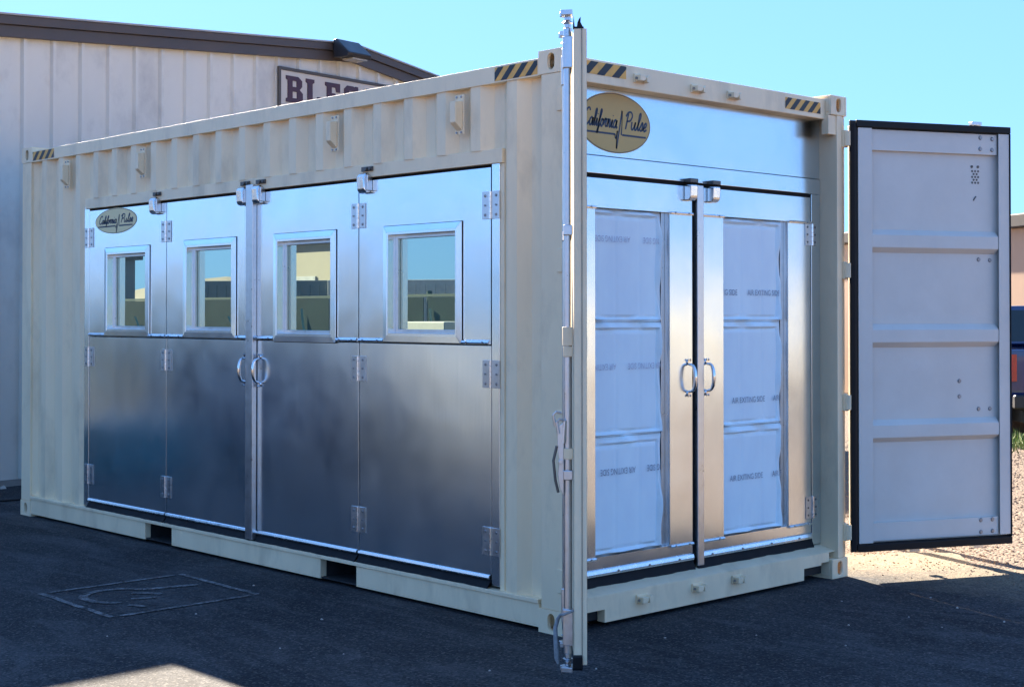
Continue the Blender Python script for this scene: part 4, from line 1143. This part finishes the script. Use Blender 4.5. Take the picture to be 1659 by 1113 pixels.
# ------------------------------------------------------------------ the yard behind the camera (it shows in the metal and the glass)
FN = thing('slat_fence', (-18.5, -6.5, 0), 'dark green slatted fence along the side of the yard behind the camera', 'fence')
for k in range(15):
    x = -33 + k * 2.0
    b = MB(); b.cyl((x, -6.52, 0), (x, -6.52, 1.88), .035, 8); b.build('post', 'fence_green', FN)
    if k < 14:
        b = MB()
        for j in range(16):
            xs = x + .06 + j * .1185
            b.add([(xs, -6.440, .04), (xs + .108, -6.465, .04), (xs + .108, -6.465, 1.80), (xs, -6.440, 1.80), (xs, -6.450, .04), (xs + .108, -6.475, .04), (xs + .108, -6.475, 1.80), (xs, -6.450, 1.80)],
                  [(0, 1, 2, 3), (7, 6, 5, 4), (0, 4, 5, 1), (1, 5, 6, 2), (2, 6, 7, 3), (3, 7, 4, 0)])
        tag(b.build('slat', 'fence_green', FN), kind='stuff')
b = MB(); b.box(-33, -5, -6.50, -6.485, 1.805, 1.84); b.build('rail', 'fence_green', FN)
for k in range(56):  # pale strips turned sunward, added as light raking across the slats
    x0 = -31 + k * .46
    pts = [(x0 - .42 * t + .04 * math.sin(8 * t + k), .70 + 1.02 * t * (.8 + .2 * math.sin(k * 2.1))) for t in [j / 8 for j in range(9)]]
    vs = []
    for a_, z_ in pts: vs += [(a_, -6.428, z_), (a_ - .012, -6.402, z_)]
    b = MB(); b.add(vs, [(2 * j, 2 * j + 1, 2 * j + 3, 2 * j + 2) for j in range(8)]); b.build('sunlit_strip', 'slat_pale', FN)
DU = thing('dumpster', (-9.6, -4.9, 0), 'dark blue steel dumpster added unseen to darken the ground and door reflections', 'dumpster')  # unseen bin put in to darken the ground and the lower door reflections
b = MB(); b.prism('yz', [(-6.2, .12), (-3.5, .12), (-3.3, 1.25), (-6.4, 1.25)], -10.5, -8.7); b.build('bin', 'dumpster_blue', DU, bevel=.02)
b = MB(); b.prism('yz', [(-6.45, 1.252), (-3.25, 1.252), (-3.3, 1.36), (-6.4, 1.36)], -10.55, -8.65); b.build('lid', 'plastic_black', DU, bevel=.02)
for x in (-10.3, -8.9):
    for y in (-6.0, -3.7): b = MB(); b.cyl((x - .04, y, .06), (x + .04, y, .06), .06, 12); b.build('wheel', 'tyre', DU)
TO = thing('storage_tote', (-8.35, -2.1, 0), 'teal plastic storage tote on the asphalt near the metal wall, outside the picture', 'tote')
b = MB(); b.prism('xz', [(-8.80, 0), (-7.90, 0), (-7.82, .46), (-8.88, .46)], -2.6, -1.7); b.build('tub', 'teal_plastic', TO, bevel=.03)
b = MB(); b.box(-8.92, -7.78, -2.65, -1.65, .462, .50); b.build('lid', 'teal_plastic', TO, bevel=.015)
for x, h in ((-8.0, 1.50), (-6.9, 1.36)):
    CR = thing('crate', (x, -5.95, 0), ('taller' if h > 1.4 else 'shorter') + ' pale shipping crate in front of the green fence', 'crate', 'crates along the green fence')
    b = MB(); b.box(x - .36, x + .36, -6.3, -5.6, .12, h); b.build('box', 'crate_white', CR, bevel=.015)
    b = MB(); b.box(x - .40, x + .40, -6.34, -5.56, .02, .118); b.build('pallet', 'wood_pole', CR)
def simple_building(name, label, x0, x1, y0, y1, h, m, roof='roof_dark'):
    o = thing(name, ((x0 + x1) / 2, (y0 + y1) / 2, 0), label, 'building')
    b = MB(); b.box(x0, x1, y0, y1, -.012, h); b.build('wall', m, o, bevel=.03)
    b = MB(); b.box(x0 - .25, x1 + .25, y0 - .25, y1 + .25, h + .001, h + .22); b.build('roof_edge', roof, o)
    b = MB()
    b.box(x0 + (x1 - x0) * .3, x0 + (x1 - x0) * .3 + 3, y1 + .001, y1 + .05, 0, 3.0) if h > 3.4 else b.box(x0 + 2, x0 + 3, y1 + .001, y1 + .05, 0, 2.1)
    b.build('door', 'grey_cont', o)
    return o
simple_building('warehouse', 'cream warehouse across the yard behind the camera', -44, -36.2, -27.4, -26, 4.3, 'cream_wall')
simple_building('warehouse', 'dark slate shed at the far left of the yard behind the camera', -68, -55.6, -28, -27, 4.1, 'navy_cont')
simple_building('warehouse', 'long tan warehouse facing the container doors from across the yard', 34, 48, 14, 60, 2.3, 'cream_wall')
def far_container(label, x, y, rz, m, logo):
    o = thing('storage_container', (0, 0, 0), label, 'container')
    b = MB(); b.box(-3.03, 3.03, -1.22, 1.22, .1, 2.59); b.build('shell', m, o, bevel=.02)
    b = MB()
    for k in range(20): b.box(-2.85 + k * .29, -2.70 + k * .29, 1.2205, 1.25, .2, 2.45)
    b.build('wall_rib', m, o)
    if logo:
        b = MB()
        for q in ((.55, 1.25, 1.75, 1.95), (.55, .75, 1.45, 1.7495), (.55, 1.25, 1.25, 1.4495), (1.05, 1.25, .95, 1.2495), (.55, 1.25, .75, .9495)):
            b.box(q[0], q[1], 1.2505, 1.262, q[2], q[3])
        b.build('logo', 'navy_cont', o)
    o.location = (x, y, 0); o.rotation_euler = (0, 0, rz)
far_container('pale grey storage container with a square S logo behind the camera', -27.6, -22.5, R(-35), 'grey_cont', True)
far_container('slate storage container beside the one with the S logo behind the camera', -31.6, -20.0, R(-35), 'navy_cont', False)
PO = thing('utility_pole', (-27.5, -24, 0), 'wooden utility pole behind the storage containers', 'pole')
b = MB(); b.cyl((-27.5, -24, -.1), (-27.5, -24, 9), .15, 10, r1=.11); b.build('shaft', 'wood_pole', PO, smooth=True)
b = MB(); b.box(-28.5, -26.5, -24.2, -24.12, 8.2, 8.35); b.build('crossarm', 'wood_pole', PO)
